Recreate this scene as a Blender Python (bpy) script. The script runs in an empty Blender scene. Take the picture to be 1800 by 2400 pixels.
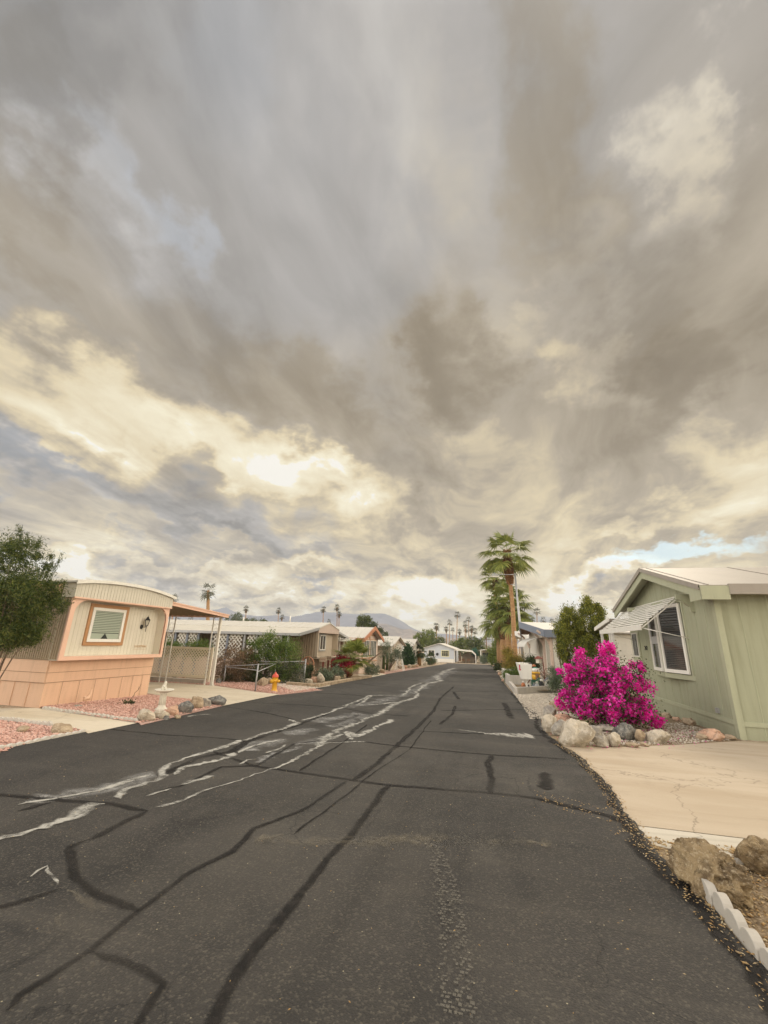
import bpy, math, random
import numpy as np
from mathutils import Vector, Matrix, noise
from math import sin, cos, pi, radians, sqrt, atan2, atan

# ------------------------------------------------------------------ camera
FPX = 985.0; PP = (900.0, 1200.0); EYE = 1.6
_roll = radians(1.8); _pit = atan(305.0/FPX)
_U = np.array([cos(_pit)*sin(_roll), cos(_pit)*cos(_roll), sin(_pit)])
_f = np.array([(1150-PP[0])/FPX, -(1513-PP[1])/FPX, 1.0]); _f -= _U*_f.dot(_U); _f /= np.linalg.norm(_f)
_R = np.cross(_f, _U)
if _R[0] < 0: _R = -_R
CM = np.array([_R, _f, _U])
SL = 0.0244
scene = bpy.context.scene
cam_d = bpy.data.cameras.new('camera'); cam = bpy.data.objects.new('camera', cam_d)
scene.collection.objects.link(cam); scene.camera = cam
cam_d.sensor_fit = 'HORIZONTAL'; cam_d.sensor_width = 36; cam_d.lens = FPX/1800*36
cam_d.clip_start = 0.05; cam_d.clip_end = 9000
mw = Matrix.Identity(4)
for i in range(3):
    mw[i][0] = CM[i, 0]; mw[i][1] = CM[i, 1]; mw[i][2] = -CM[i, 2]
mw[2][3] = EYE
cam.matrix_world = mw
scene.render.resolution_x = 768; scene.render.resolution_y = 1024
scene.view_settings.view_transform = 'Standard'; scene.view_settings.look = 'None'
scene.view_settings.exposure = 0.0; scene.view_settings.gamma = 1.0

def ray(x, y): return CM @ np.array([(x-PP[0])/FPX, -(y-PP[1])/FPX, 1.0])
def gz(Y):
    return -SL*max(-30.0, min(Y, 115.0))
def gs(x, y, dz=0.0):          # where the line of sight of a photo pixel meets the sloping street
    v = ray(x, y); t = (dz-EYE)/(v[2]+SL*v[1]); X, Y = v[0]*t, v[1]*t
    if Y > 115 or Y < 0: t = (gz(115)+dz-EYE)/v[2]; X, Y = v[0]*t, v[1]*t
    return (float(X), float(Y))
def atY(x, y, Y):
    v = ray(x, y); t = Y/v[1]; return (float(v[0]*t), float(EYE+v[2]*t))
def azel(x, y):
    v = ray(x, y); v = v/np.linalg.norm(v); return math.degrees(atan2(v[0], v[1])), math.degrees(math.asin(v[2]))

# ------------------------------------------------------------------ world: overcast evening sky
SUN_EL, SUN_AZ = 42.0, 18.0
world = bpy.data.worlds.new("World"); scene.world = world; world.cycles.sampling_method = 'MANUAL'; world.cycles.sample_map_resolution = 256; world.use_nodes = True
nt = world.node_tree; N = nt.nodes; L = nt.links; N.clear()
class G:
    """small node-graph helper"""
    def __init__(s, tree): s.t = tree; s.n = tree.nodes; s.l = tree.links
    def put(s, sock, v):
        if v is None: return
        if hasattr(v, 'is_output') or hasattr(v, 'links'): s.l.new(v, sock)
        else: sock.default_value = v
    def m(s, op, a, b=None, c=None, clamp=False):
        n = s.n.new('ShaderNodeMath'); n.operation = op; n.use_clamp = clamp
        for i, v in enumerate((a, b, c)): s.put(n.inputs[i], v) if v is not None else None
        return n.outputs[0]
    def vm(s, op, a, b=None):
        n = s.n.new('ShaderNodeVectorMath'); n.operation = op
        s.put(n.inputs[0], a)
        if b is not None: s.put(n.inputs[1], b)
        return n.outputs[0]
    def xyz(s, v):
        n = s.n.new('ShaderNodeSeparateXYZ'); s.put(n.inputs[0], v); return n.outputs
    def comb(s, x, y, z):
        n = s.n.new('ShaderNodeCombineXYZ')
        for i, v in enumerate((x, y, z)): s.put(n.inputs[i], v)
        return n.outputs[0]
    def noise(s, v, scale, detail=4, rough=0.5, dist=0.0, out=0, dim='3D'):
        n = s.n.new('ShaderNodeTexNoise'); n.noise_dimensions = dim; s.put(n.inputs['Vector'], v)
        n.inputs['Scale'].default_value = scale; n.inputs['Detail'].default_value = detail
        n.inputs['Roughness'].default_value = rough; n.inputs['Distortion'].default_value = dist
        return n.outputs[out]
    def vor(s, v, scale, feat='F1', out=0, rnd=1.0):
        n = s.n.new('ShaderNodeTexVoronoi'); n.feature = feat; s.put(n.inputs['Vector'], v)
        n.inputs['Scale'].default_value = scale; n.inputs['Randomness'].default_value = rnd
        return n.outputs[out]
    def mapv(s, v, loc=(0, 0, 0), rot=(0, 0, 0), sc=(1, 1, 1), typ='POINT'):
        n = s.n.new('ShaderNodeMapping'); n.vector_type = typ; s.put(n.inputs[0], v)
        n.inputs[1].default_value = loc; n.inputs[2].default_value = rot; n.inputs[3].default_value = sc
        return n.outputs[0]
    def ramp(s, f, stops, interp='LINEAR'):
        n = s.n.new('ShaderNodeValToRGB'); s.put(n.inputs[0], f); cr = n.color_ramp; cr.interpolation = interp
        while len(cr.elements) < len(stops): cr.elements.new(0.5)
        for e, (p, c) in zip(cr.elements, stops):
            e.position = p; e.color = (c, c, c, 1) if isinstance(c, (int, float)) else (*c[:3], 1)
        return n.outputs[0]
    def mr(s, v, a, b, c=0.0, d=1.0, smooth=False):
        n = s.n.new('ShaderNodeMapRange'); s.put(n.inputs[0], v)
        if smooth: n.interpolation_type = 'SMOOTHSTEP'
        for i, k in enumerate((a, b, c, d)): n.inputs[i+1].default_value = k
        return n.outputs[0]
    def mix(s, f, a, b, blend='MIX'):
        n = s.n.new('ShaderNodeMix'); n.data_type = 'RGBA'; n.blend_type = blend
        s.put(n.inputs[0], f); s.put(n.inputs[6], c4(a)); s.put(n.inputs[7], c4(b)); return n.outputs[2]
def c4(c):
    return (*c, 1) if isinstance(c, tuple) and len(c) == 3 else c
def srgb(r, g, b):
    f = lambda u: (u/255/12.92 if u/255 <= .04045 else ((u/255+.055)/1.055)**2.4)
    return (f(r), f(g), f(b))

w = G(nt)
tc = N.new('ShaderNodeTexCoord'); dirv = tc.outputs['Generated']
dx, dy, dz = w.xyz(w.vm('NORMALIZE', dirv))
az = w.m('MULTIPLY', w.m('ARCTAN2', dx, dy), 57.2958)
el = w.m('MULTIPLY', w.m('ARCSINE', dz), 57.2958)
# cloud deck seen in perspective: direction projected on a level plane
den = w.m('ADD', w.m('MAXIMUM', dz, 0.0), 0.16)
plane = w.comb(w.m('DIVIDE', dx, den), w.m('DIVIDE', dy, den), 0.0)
warp = w.noise(w.mapv(plane, sc=(1, .55, 1)), 1.3, 3, .5, out=1, dim='2D')
warpv = w.vm('SUBTRACT', warp, (0.5, 0.5, 0.5))
n_big = w.noise(w.vm('ADD', w.mapv(plane, rot=(0, 0, radians(16)), sc=(1.0, .62, 1)), w.mapv(warpv, sc=(.5, .5, .5))), 1.5, 4, .52, dim='2D')
n_fine = w.noise(w.vm('ADD', w.mapv(plane, rot=(0, 0, radians(10)), sc=(1.4, .74, 1)), w.mapv(warpv, sc=(.9, .9, .9))), 3.6, 6, .58, dim='2D')
ae = w.comb(az, w.m('MULTIPLY', el, 1.0), 0.0)
aew = w.noise(w.mapv(ae, sc=(.085, .14, 1)), 1.0, 5, .57, out=1, dim='2D')
aed = w.vm('ADD', ae, w.mapv(w.vm('SUBTRACT', aew, (.5, .5, .5)), sc=(26, 17, 0)))
aef = w.vm('ADD', ae, w.mapv(w.vm('SUBTRACT', aew, (.5, .5, .5)), sc=(11, 6, 0)))
# broad light and dark banks of this evening's clouds: centre pixel, half-axis end pixel, half-width, strength, coolness, blue gap
def bank(cx, cy, ax, ay, wd, amp, cool=0.0, coord=None):
    a0, e0 = azel(cx, cy); a1, e1 = azel(ax, ay)
    L1 = math.hypot(a1-a0, e1-e0); th = atan2(e1-e0, a1-a0)
    # perpendicular half width measured in the same angular space
    dxp, dyp = ax-cx, ay-cy; q = math.hypot(dxp, dyp)
    a2, e2 = azel(cx-dyp/q*wd, cy+dxp/q*wd); L2 = math.hypot(a2-a0, e2-e0)
    v = w.mapv(coord or aed, loc=(a0, e0, 0), rot=(0, 0, th), sc=(L1, max(L2, .5), 1), typ='TEXTURE')
    g_ = N.new('ShaderNodeTexGradient'); g_.gradient_type = 'SPHERICAL'; L.new(v, g_.inputs[0])
    s = w.mr(g_.outputs[1], 0, .85, 0, 1, True)
    return s, amp, cool
def bk(*a): return bank(*[v*1.085 for v in a[:5]], *a[5:])
BANKS = [
    bk(250, 400, 560, 650, 100, .13, .45), bk(380, 500, 470, 580, 60, .08, .4),
    bk(1470, 380, 1340, 640, 130, .20, 0), bk(1490, 280, 1370, 500, 120, .13, 0), bk(1540, 180, 1550, 330, 80, .10, 0), bk(1240, 620, 1330, 900, 80, .12, 0),
    bk(990, 790, 1060, 960, 135, -.24, -.4), bk(960, 720, 1010, 900, 170, -.08, -.3), bk(1500, 800, 1740, 640, 125, -.28, -.5),
    bk(640, 850, 950, 970, 110, -.17, -.4), bk(200, 640, 600, 860, 190, -.14, -.3), bk(60, 330, 90, 760, 130, -.14, -.2),
    bk(1180, 250, 1240, 760, 130, -.10, -.4), bk(700, 550, 900, 760, 300, -.05, .2), bk(60, 60, 400, 240, 260, -.20, .1),
    bk(480, 120, 600, 560, 150, .04, .15), bk(900, 250, 760, 60, 170, .05, -.2), bk(1000, 300, 960, 600, 110, .06, -.1),
    bk(560, 985, 960, 1110, 95, .38, -.7), bk(150, 880, 580, 1010, 135, .37, -.7), bk(700, 1025, 850, 1060, 50, .22, -.6),
    bk(180, 920, 330, 960, 40, .14, -.5), bk(400, 990, 700, 1080, 36, .12, -.3),
    bk(330, 1085, 860, 1190, 56, -.17, .75), bk(110, 1010, 360, 1070, 46, -.16, .7), bk(230, 1130, 560, 1190, 50, -.12, .1),
    bk(100, 790, 500, 900, 90, .08, -.8), bk(1000, 960, 1120, 1010, 90, .14, -.3), bk(1230, 800, 1370, 870, 95, .20, -.3),
    bk(1560, 1000, 1780, 930, 180, .30, -1.3), bk(1400, 1080, 1700, 1060, 70, .06, -1.0), bk(880, 1120, 1010, 1150, 44, -.20, -.4),
    bk(1180, 1080, 1420, 1120, 80, -.05, -.6), bk(620, 1070, 900, 1140, 40, .12, -.5), bk(1420, 930, 1600, 860, 60, -.06, -.4),
]
FLAT = [
    bank(150, 1325, 330, 1352, 48, .42, -.6, aed), bank(1000, 1385, 1130, 1395, 46, .85, -.5, aef),
    bank(640, 1275, 980, 1345, 26, -.22, .5), bank(420, 1370, 700, 1385, 22, -.10, .2), bank(820, 1385, 980, 1372, 22, -.16, .2),
    bank(1000, 1330, 1100, 1345, 20, -.12, 0), bank(760, 1395, 900, 1420, 18, -.2, .6), bank(700, 1330, 900, 1350, 16, .2, 0),
    bank(560, 1400, 760, 1420, 24, .22, .1), bank(1420, 1350, 1640, 1325, 44, .60, 0), bank(1300, 1440, 1420, 1400, 32, -.24, .9),
    bank(1560, 1215, 1760, 1190, 30, .18, -.6), bank(1290, 1430, 1200, 1470, 30, -.16, .8), bank(1340, 1270, 1560, 1265, 24, -.10, -.2),
    bank(960, 1425, 1120, 1440, 24, .10, -.1), bank(500, 1330, 700, 1340, 22, .16, .0), bank(330, 1290, 520, 1310, 22, -.14, .3),
]
lum = w.m('ADD', .43, w.m('MULTIPLY', w.m('SUBTRACT', n_big, .5), .66))
lum = w.m('ADD', lum, w.m('MULTIPLY', w.m('SUBTRACT', n_fine, .5), w.mr(el, 20, 45, .52, .34)))
cool = w.mr(el, 22, 60, -.50, .22)
cool = w.m('ADD', cool, w.mr(az, -40, 30, .1, -.35))
cool = w.m('ADD', cool, w.m('MULTIPLY', w.m('SUBTRACT', n_big, .5), -.35))
for s_, amp, cl in BANKS+FLAT:
    lum = w.m('MULTIPLY_ADD', s_, amp*.84, lum)
    if cl: cool = w.m('MULTIPLY_ADD', s_, cl*.7, cool)
# low bank of cumulus against the mountains
n_cu = w.noise(w.vm('ADD', w.mapv(ae, sc=(.16, .34, 1)), w.mapv(warpv, sc=(.5, .5, 0))), 1.0, 6, .6, dim='2D')
lowm = w.mr(el, 3.0, 13, 1.0, 0.0, True)
lum = w.m('ADD', lum, w.m('MULTIPLY', w.m('MULTIPLY', w.m('SUBTRACT', n_cu, .47), lowm), 1.35))
lum = w.m('ADD', lum, w.mr(el, 8, 30, .25, 0))
lum = w.m('ADD', lum, w.mr(el, 0, 4, .04, 0))
warm_c = w.ramp(lum, [(0.0, srgb(128, 116, 98)), (.28, srgb(152, 140, 121)), (.5, srgb(180, 168, 149)), (.72, srgb(226, 210, 176)), (.96, srgb(248, 239, 212)), (1.0, srgb(250, 246, 236))])
neut_c = w.ramp(lum, [(0.0, srgb(128, 125, 120)), (.28, srgb(150, 146, 141)), (.5, srgb(178, 174, 170)), (.72, srgb(206, 202, 196)), (.92, srgb(240, 237, 230)), (1.0, srgb(248, 246, 242))])
cool_c = w.ramp(lum, [(0.0, srgb(128, 132, 140)), (.28, srgb(150, 153, 159)), (.5, srgb(172, 175, 180)), (.72, srgb(202, 203, 205)), (.92, srgb(236, 238, 238)), (1.0, srgb(246, 248, 248))])
wm = w.mr(cool, -.65, .05, 1.0, 0.0, True); cm_ = w.mr(cool, .1, .8, 0.0, 1.0, True)
cloud = w.mix(cm_, w.mix(wm, neut_c, warm_c), cool_c)
sky = N.new('ShaderNodeTexSky'); sky.sky_type = 'NISHITA'; sky.sun_disc = False
sky.sun_elevation = radians(SUN_EL); sky.sun_rotation = radians(SUN_AZ)
skyc = w.mix(1.0, sky.outputs[0], (.14, .15, .145), 'MULTIPLY')
gap, _, _ = bank(1660, 1312, 1330, 1360, 50, 1, 0, aed)
gap2, _, _ = bank(1640, 1292, 1840, 1270, 40, 1, 0, aed)
gapm = w.m('MAXIMUM', w.mr(gap, .15, .7), w.mr(gap2, .1, .7))
cloud = w.mix(w.m('MULTIPLY', gapm, .62), cloud, w.mix(.45, skyc, srgb(196, 232, 240)))
# added brightness in the unseen sky overhead, beside and behind, lighting the walls
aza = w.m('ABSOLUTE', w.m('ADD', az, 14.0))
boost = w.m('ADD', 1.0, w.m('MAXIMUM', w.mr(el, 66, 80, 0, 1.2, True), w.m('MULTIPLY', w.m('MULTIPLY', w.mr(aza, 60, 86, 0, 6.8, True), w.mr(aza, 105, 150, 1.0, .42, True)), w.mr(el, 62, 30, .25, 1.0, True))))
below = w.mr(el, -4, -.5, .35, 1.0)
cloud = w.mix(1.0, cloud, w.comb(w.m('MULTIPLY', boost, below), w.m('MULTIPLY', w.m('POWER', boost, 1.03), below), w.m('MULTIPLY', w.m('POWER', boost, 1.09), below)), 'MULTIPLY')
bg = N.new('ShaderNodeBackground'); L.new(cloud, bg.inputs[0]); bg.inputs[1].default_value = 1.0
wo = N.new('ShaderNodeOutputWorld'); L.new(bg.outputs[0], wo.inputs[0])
# sun: veiled, low ahead of the camera
sd = bpy.data.lights.new('sun', 'SUN'); sd.energy = 1.6; sd.angle = radians(14); sd.color = (1.0, .88, .70)
so = bpy.data.objects.new('sun', sd); scene.collection.objects.link(so)
so.rotation_euler = (radians(90-SUN_EL), 0, radians(180-SUN_AZ)); so.location = (0, 0, 60)

# ------------------------------------------------------------------ object helpers
C = scene.collection
OFF = {}
def tag(o, label=None, cat=None, group=None, kind=None):
    if label: o['label'] = label
    if cat: o['category'] = cat
    if group: o['group'] = group
    if kind: o['kind'] = kind
    return o
def thing(name, label, cat, loc, group=None):
    o = bpy.data.objects.new(name, None); C.objects.link(o); o.location = loc; o.empty_display_size = .2
    OFF[o.name] = Vector(loc); return tag(o, label, cat, group)
class MB:
    def __init__(s): s.v = []; s.f = []; s.sm = []
    def add(s, vs, fs, smooth=False):
        k = len(s.v); s.v += [tuple(p) for p in vs]; s.f += [tuple(i+k for i in f) for f in fs]; s.sm += [smooth]*len(fs); return s
    def box(s, x0, x1, y0, y1, z0, z1):
        vs = [(x, y, z) for z in (z0, z1) for y in (y0, y1) for x in (x0, x1)]
        return s.add(vs, [(0, 2, 3, 1), (4, 5, 7, 6), (0, 1, 5, 4), (2, 6, 7, 3), (0, 4, 6, 2), (1, 3, 7, 5)])
    def obar(s, p0, p1, w, h, up=(0, 0, 1)):
        p0 = Vector(p0); p1 = Vector(p1); d = (p1-p0).normalized(); u = Vector(up)
        if abs(d.dot(u)) > .98: u = Vector((1, 0, 0))
        sd_ = d.cross(u).normalized(); u = sd_.cross(d).normalized()
        vs = [p+sd_*a*w/2+u*b*h/2 for p in (p0, p1) for b in (-1, 1) for a in (-1, 1)]
        return s.add(vs, [(0, 2, 3, 1), (4, 5, 7, 6), (0, 1, 5, 4), (2, 6, 7, 3), (0, 4, 6, 2), (1, 3, 7, 5)])
    def tube(s, pts, rads, n=8, cap=True, smooth=True):
        pts = [Vector(p) for p in pts]
        if isinstance(rads, (int, float)): rads = [rads]*len(pts)
        vs = []; fs = []
        prev = None
        for i, p in enumerate(pts):
            d = (pts[min(i+1, len(pts)-1)]-pts[max(i-1, 0)]).normalized()
            u = prev if prev is not None else (Vector((1, 0, 0)) if abs(d.x) < .9 else Vector((0, 1, 0)))
            u = (u-d*u.dot(d)).normalized(); prev = u; w_ = d.cross(u)
            for k in range(n):
                a = 2*pi*k/n; vs.append(p+(u*cos(a)+w_*sin(a))*rads[i])
        for i in range(len(pts)-1):
            for k in range(n):
                a = i*n+k; b = i*n+(k+1) % n; fs.append((a, b, b+n, a+n))
        if cap: fs.append(tuple(range(n-1, -1, -1))); fs.append(tuple((len(pts)-1)*n+k for k in range(n)))
        return s.add(vs, fs, smooth)
    def prism(s, poly, depth, axis='X', at=0.0):
        """poly: (a,b) outline; extruded along axis from at to at+depth. axis X: a=Y b=Z; Y: a=X b=Z; Z: a=X b=Y"""
        n = len(poly)
        def P(a, b, t): return {'X': (t, a, b), 'Y': (a, t, b), 'Z': (a, b, t)}[axis]
        vs = [P(a, b, at) for a, b in poly]+[P(a, b, at+depth) for a, b in poly]
        fs = [tuple(range(n)), tuple(range(2*n-1, n-1, -1))]+[(i, i+n, (i+1) % n+n, (i+1) % n) for i in range(n)]
        return s.add(vs, fs)
    def lathe(s, prof, c, n=20, smooth=True):
        vs = [(c[0]+r*cos(2*pi*k/n), c[1]+r*sin(2*pi*k/n), c[2]+z) for r, z in prof for k in range(n)]
        fs = [(i*n+k, i*n+(k+1) % n, (i+1)*n+(k+1) % n, (i+1)*n+k) for i in range(len(prof)-1) for k in range(n)]
        fs.append(tuple(range(n-1, -1, -1))); fs.append(tuple((len(prof)-1)*n+k for k in range(n)))
        return s.add(vs, fs, smooth)
    def build(s, name, mat, parent=None, label=None, bevel=0.0):
        me = bpy.data.meshes.new(name); off = OFF.get(root_of(parent).name, Vector((0, 0, 0))) if parent else OFF.get('__', Vector((0, 0, 0)))
        o = bpy.data.objects.new(name, me); C.objects.link(o)
        if parent is None:
            xs = np.array(s.v); lo = xs.min(0); hi = xs.max(0); off = Vector(((lo[0]+hi[0])/2, (lo[1]+hi[1])/2, lo[2])); o.location = off; OFF[o.name] = off
        else: o.parent = parent
        me.from_pydata([(v[0]-off[0], v[1]-off[1], v[2]-off[2]) for v in s.v], [], s.f)
        me.materials.append(mat)
        for p, q in zip(me.polygons, s.sm): p.use_smooth = q
        me.update()
        if bevel:
            b = o.modifiers.new('bevel', 'BEVEL'); b.width = bevel; b.segments = 2; b.limit_method = 'ANGLE'
        if label: o['label'] = label
        return o
def root_of(o):
    while o.parent: o = o.parent
    return o
def npmesh(name, V, F, mat, parent=None, smooth=False):
    """fast mesh from numpy arrays; F is (n,3) or (n,4)"""
    V = np.asarray(V, dtype=np.float32); F = np.asarray(F, dtype=np.int32); k = F.shape[1]
    o_loc = None
    if parent is not None: off = OFF[root_of(parent).name]
    else:
        lo = V.min(0); hi = V.max(0); off = Vector(((lo[0]+hi[0])/2, (lo[1]+hi[1])/2, float(lo[2])))
    V = V-np.array(off, dtype=np.float32)
    me = bpy.data.meshes.new(name)
    me.vertices.add(len(V)); me.vertices.foreach_set('co', V.ravel())
    me.loops.add(F.size); me.loops.foreach_set('vertex_index', F.ravel())
    me.polygons.add(len(F)); me.polygons.foreach_set('loop_start', np.arange(len(F), dtype=np.int32)*k)
    me.polygons.foreach_set('loop_total', np.full(len(F), k, dtype=np.int32))
    if smooth: me.polygons.foreach_set('use_smooth', np.ones(len(F), dtype=bool))
    me.materials.append(mat); me.update(calc_edges=True); me.validate()
    o = bpy.data.objects.new(name, me); C.objects.link(o)
    if parent is not None: o.parent = parent
    else: o.location = off; OFF[o.name] = Vector(off)
    return o

# ------------------------------------------------------------------ materials
MATS = {}
def newmat(name):
    m = bpy.data.materials.new(name); m.use_nodes = True; t = m.node_tree; t.nodes.clear()
    g = G(t); b = t.nodes.new('ShaderNodeBsdfPrincipled'); o = t.nodes.new('ShaderNodeOutputMaterial'); t.links.new(b.outputs[0], o.inputs[0])
    MATS[name] = m; return m, g, b, o
def bump(g, b, h, strength=.3, dist=.02):
    n = g.n.new('ShaderNodeBump'); n.inputs['Strength'].default_value = strength; n.inputs['Distance'].default_value = dist
    g.l.new(h, n.inputs['Height']); g.l.new(n.outputs[0], b.inputs['Normal']); return n
def wpos(g):
    return g.n.new('ShaderNodeNewGeometry').outputs['Position']
def rnd(g): return g.n.new('ShaderNodeNewGeometry').outputs['Random Per Island']
def paint(name, col, rough=.6, var=.12, scale=2.0, streak=.1, grime=None, met=0.0, spec=.4):
    """weathered painted surface: broad fading, fine mottling, vertical run-off streaks"""
    m, g, b, o = newmat(name); p = wpos(g)
    n1 = g.noise(p, scale, 5, .6); n2 = g.noise(g.mapv(p, sc=(9, 9, .7)), 1.0, 4, .6); n3 = g.noise(p, 38, 3, .6)
    k = g.m('ADD', g.m('MULTIPLY', g.m('SUBTRACT', n1, .5), var*2.2), g.m('MULTIPLY', g.m('SUBTRACT', n2, .5), streak*2.4))
    k = g.m('ADD', k, g.m('MULTIPLY', g.m('SUBTRACT', n3, .5), .10))
    dk = grime or tuple(c*.55 for c in col)
    lt = tuple(min(c*1.18, .9) for c in col)
    c = g.mix(g.mr(k, -.25, 0, 1, 0), col, dk); c = g.mix(g.mr(k, 0, .3, 0, 1), c, lt)
    g.l.new(c, b.inputs['Base Color']); b.inputs['Roughness'].default_value = rough; b.inputs['Metallic'].default_value = met
    b.inputs['Specular IOR Level'].default_value = spec
    bump(g, b, g.m('ADD', n1, g.m('MULTIPLY', n3, .3)), .12, .01)
    return m
def stone(name, c1, c2, c3, scale=3.0, vein=True):
    m, g, b, o = newmat(name)
    p = g.n.new('ShaderNodeTexCoord').outputs['Object']
    n = g.noise(p, scale, 8, .62, .6); n2 = g.noise(p, scale*6, 6, .7); v = g.vor(g.vm('ADD', p, g.mapv(g.noise(p, 4, 3, .5, out=1), sc=(.3, .3, .3))), scale*1.6, 'DISTANCE_TO_EDGE')
    c = g.mix(g.mr(n, .42, .58), c1, c2); c = g.mix(g.mr(n2, .52, .68, 0, .75), c, c3); n5 = g.noise(p, scale*2.2, 5, .7, 1.5); c = g.mix(g.mr(n5, .58, .66, 0, .6), c, tuple(x*.45 for x in c2))
    if vein: c = g.mix(g.mr(v, 0, .035, .45, 0), c, tuple(x*.4 for x in c3))
    g.l.new(c, b.inputs['Base Color']); b.inputs['Roughness'].default_value = .9; b.inputs['Specular IOR Level'].default_value = .2
    bump(g, b, g.m('ADD', g.m('MULTIPLY', n2, .5), g.m('ADD', n, g.m('MULTIPLY', g.mr(v, 0, .06), .3 if vein else 0))), .9, .06)
    return m
def leafm(name, cols, rough=.6, trans=.25, spec=.3):
    m, g, b, o = newmat(name); r = rnd(g)
    st = [(i/(len(cols)-1), c) for i, c in enumerate(cols)]
    c = g.ramp(r, st); n = g.noise(wpos(g), 1.7, 3, .6)
    c = g.mix(g.mr(n, .35, .65, .25, 0), c, cols[0])
    g.l.new(c, b.inputs['Base Color']); b.inputs['Roughness'].default_value = rough; b.inputs['Specular IOR Level'].default_value = spec
    if trans:
        t = g.n.new('ShaderNodeBsdfTranslucent'); g.l.new(c, t.inputs[0]); mx = g.n.new('ShaderNodeMixShader'); mx.inputs[0].default_value = trans
        g.l.new(b.outputs[0], mx.inputs[1]); g.l.new(t.outputs[0], mx.inputs[2]); g.l.new(mx.outputs[0], o.inputs[0])
    return m
def glass(name, col=(.02, .022, .025), rough=.06):
    m, g, b, o = newmat(name); b.inputs['Base Color'].default_value = (*col, 1); b.inputs['Roughness'].default_value = rough
    b.inputs['Specular IOR Level'].default_value = .8; n = g.noise(wpos(g), 1.5, 2, .5); bump(g, b, n, .04, .02); return m

cream = paint('cream_siding', (.62, .565, .46), .55, .09, 1.3, .12, grime=(.42, .36, .24))
cream2 = paint('cream_visor', (.55, .505, .415), .55, .08, 1.3, .10)
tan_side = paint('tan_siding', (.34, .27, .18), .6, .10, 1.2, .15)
salmon = paint('salmon_paint', (.66, .43, .29), .6, .07, 1.5, .10)
seam_m = paint('dark_seam', (.20, .12, .07), .8, .1, 5, .05)
salmon_lt = paint('salmon_trim', (.70, .45, .33), .55, .06, 1.5, .06)
brown_trim = paint('brown_window_trim', (.42, .22, .10), .5, .1, 3, .05)
white_p = paint('white_paint', (.74, .71, .64), .5, .06, 2, .07)
white_m = paint('white_metal_roof', (.54, .51, .45), .5, .10, .8, .10, grime=(.36, .32, .26))
white_old = paint('white_old_metal', (.68, .65, .58), .45, .08, 4, .06)
lattice_m = paint('cream_lattice', (.72, .64, .50), .6, .07, 3, .05)
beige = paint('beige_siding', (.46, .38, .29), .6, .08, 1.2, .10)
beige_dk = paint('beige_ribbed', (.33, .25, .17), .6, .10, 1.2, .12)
mauve = paint('mauve_panel', (.46, .36, .30), .6, .06, 1.2, .06)
greyblue = paint('grey_blue_trim', (.18, .20, .24), .5, .08, 2, .08)
grey_m = paint('grey_metal', (.36, .36, .36), .4, .08, 4, .05, met=.5)
rust = paint('rust_trim', (.40, .17, .09), .6, .1, 2, .08)
pinkwall = paint('pink_beige_wall', (.60, .46, .37), .6, .07, 1.5, .08)
lblue = paint('pale_blue_wall', (.50, .53, .58), .6, .05, 1, .05)
wsiding = paint('white_lap_siding', (.64, .60, .52), .55, .07, 1.5, .08)
olive = paint('sage_green_siding', (.31, .315, .215), .6, .10, 1.1, .18, grime=(.20, .20, .115))
olive_t = paint('sage_green_trim', (.36, .365, .25), .55, .07, 1.5, .10)
roof_g = paint('grey_tan_roof_metal', (.29, .255, .215), .5, .10, 1, .08)
black_m = paint('black_iron', (.02, .018, .016), .5, .1, 5, .02)
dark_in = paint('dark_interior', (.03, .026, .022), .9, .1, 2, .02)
wood_b = paint('brown_wood', (.20, .11, .06), .7, .15, 5, .12)
redbrown = paint('red_brown_post', (.20, .055, .035), .6, .1, 4, .06)
signw = paint('sign_board', (.56, .45, .34), .6, .1, 4, .06)
conc_l = paint('block_concrete', (.50, .46, .40), .9, .10, 3, .14)
hy_y = paint('hydrant_yellow', (.72, .40, .03), .4, .07, 6, .06, spec=.5)
hy_r = paint('hydrant_red', (.62, .09, .05), .45, .08, 6, .05, spec=.5)
plaster = paint('plaster_ornament', (.66, .62, .52), .8, .12, 5, .10)
terracotta = paint('terracotta', (.52, .20, .09), .8, .12, 6, .05)
g_dark = glass('dark_glass'); g_mid = glass('window_glass', (.05, .055, .05), .08)
blind = paint('pale_green_blinds', (.34, .38, .30), .6, .05, 3, .02)
blackp = paint('black_plastic', (.03, .03, .03), .5, .05, 3, .02)
redcar = paint('red_car_paint', (.35, .008, .03), .25, .04, 1, .01, spec=.6)
trunkm, g, b, o = newmat('palm_trunk'); p = wpos(g)
n = g.noise(g.mapv(p, sc=(3, 3, 10)), 1.0, 5, .6); n2 = g.noise(g.mapv(p, sc=(18, 18, 1.2)), 1.0, 4, .6); zz = g.xyz(p)[2]
rg = g.m('SINE', g.m('ADD', g.m('MULTIPLY', zz, 46), g.m('MULTIPLY', n, 6)))
c = g.mix(g.mr(n, .35, .65), (.46, .27, .12), (.28, .155, .07)); c = g.mix(g.mr(n2, .5, .75, 0, .6), c, (.15, .085, .045)); c = g.mix(g.mr(rg, .2, 1, 0, .35), c, (.17, .09, .045))
L_ = g.l; L_.new(c, b.inputs['Base Color']); b.inputs['Roughness'].default_value = .95; bump(g, b, g.m('ADD', rg, g.m('MULTIPLY', n2, 2)), .5, .02)
bark = stone('bark', (.16, .11, .075), (.24, .18, .13), (.09, .065, .045), 4, False)
boot_m = leafm('palm_boots', [(.10, .045, .018), (.22, .10, .035), (.34, .17, .06), (.14, .07, .03)], .9, 0)
palm_g = leafm('palm_fronds', [(.08, .11, .022), (.17, .20, .04), (.32, .33, .08), (.12, .16, .035)], .5, .25)
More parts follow.
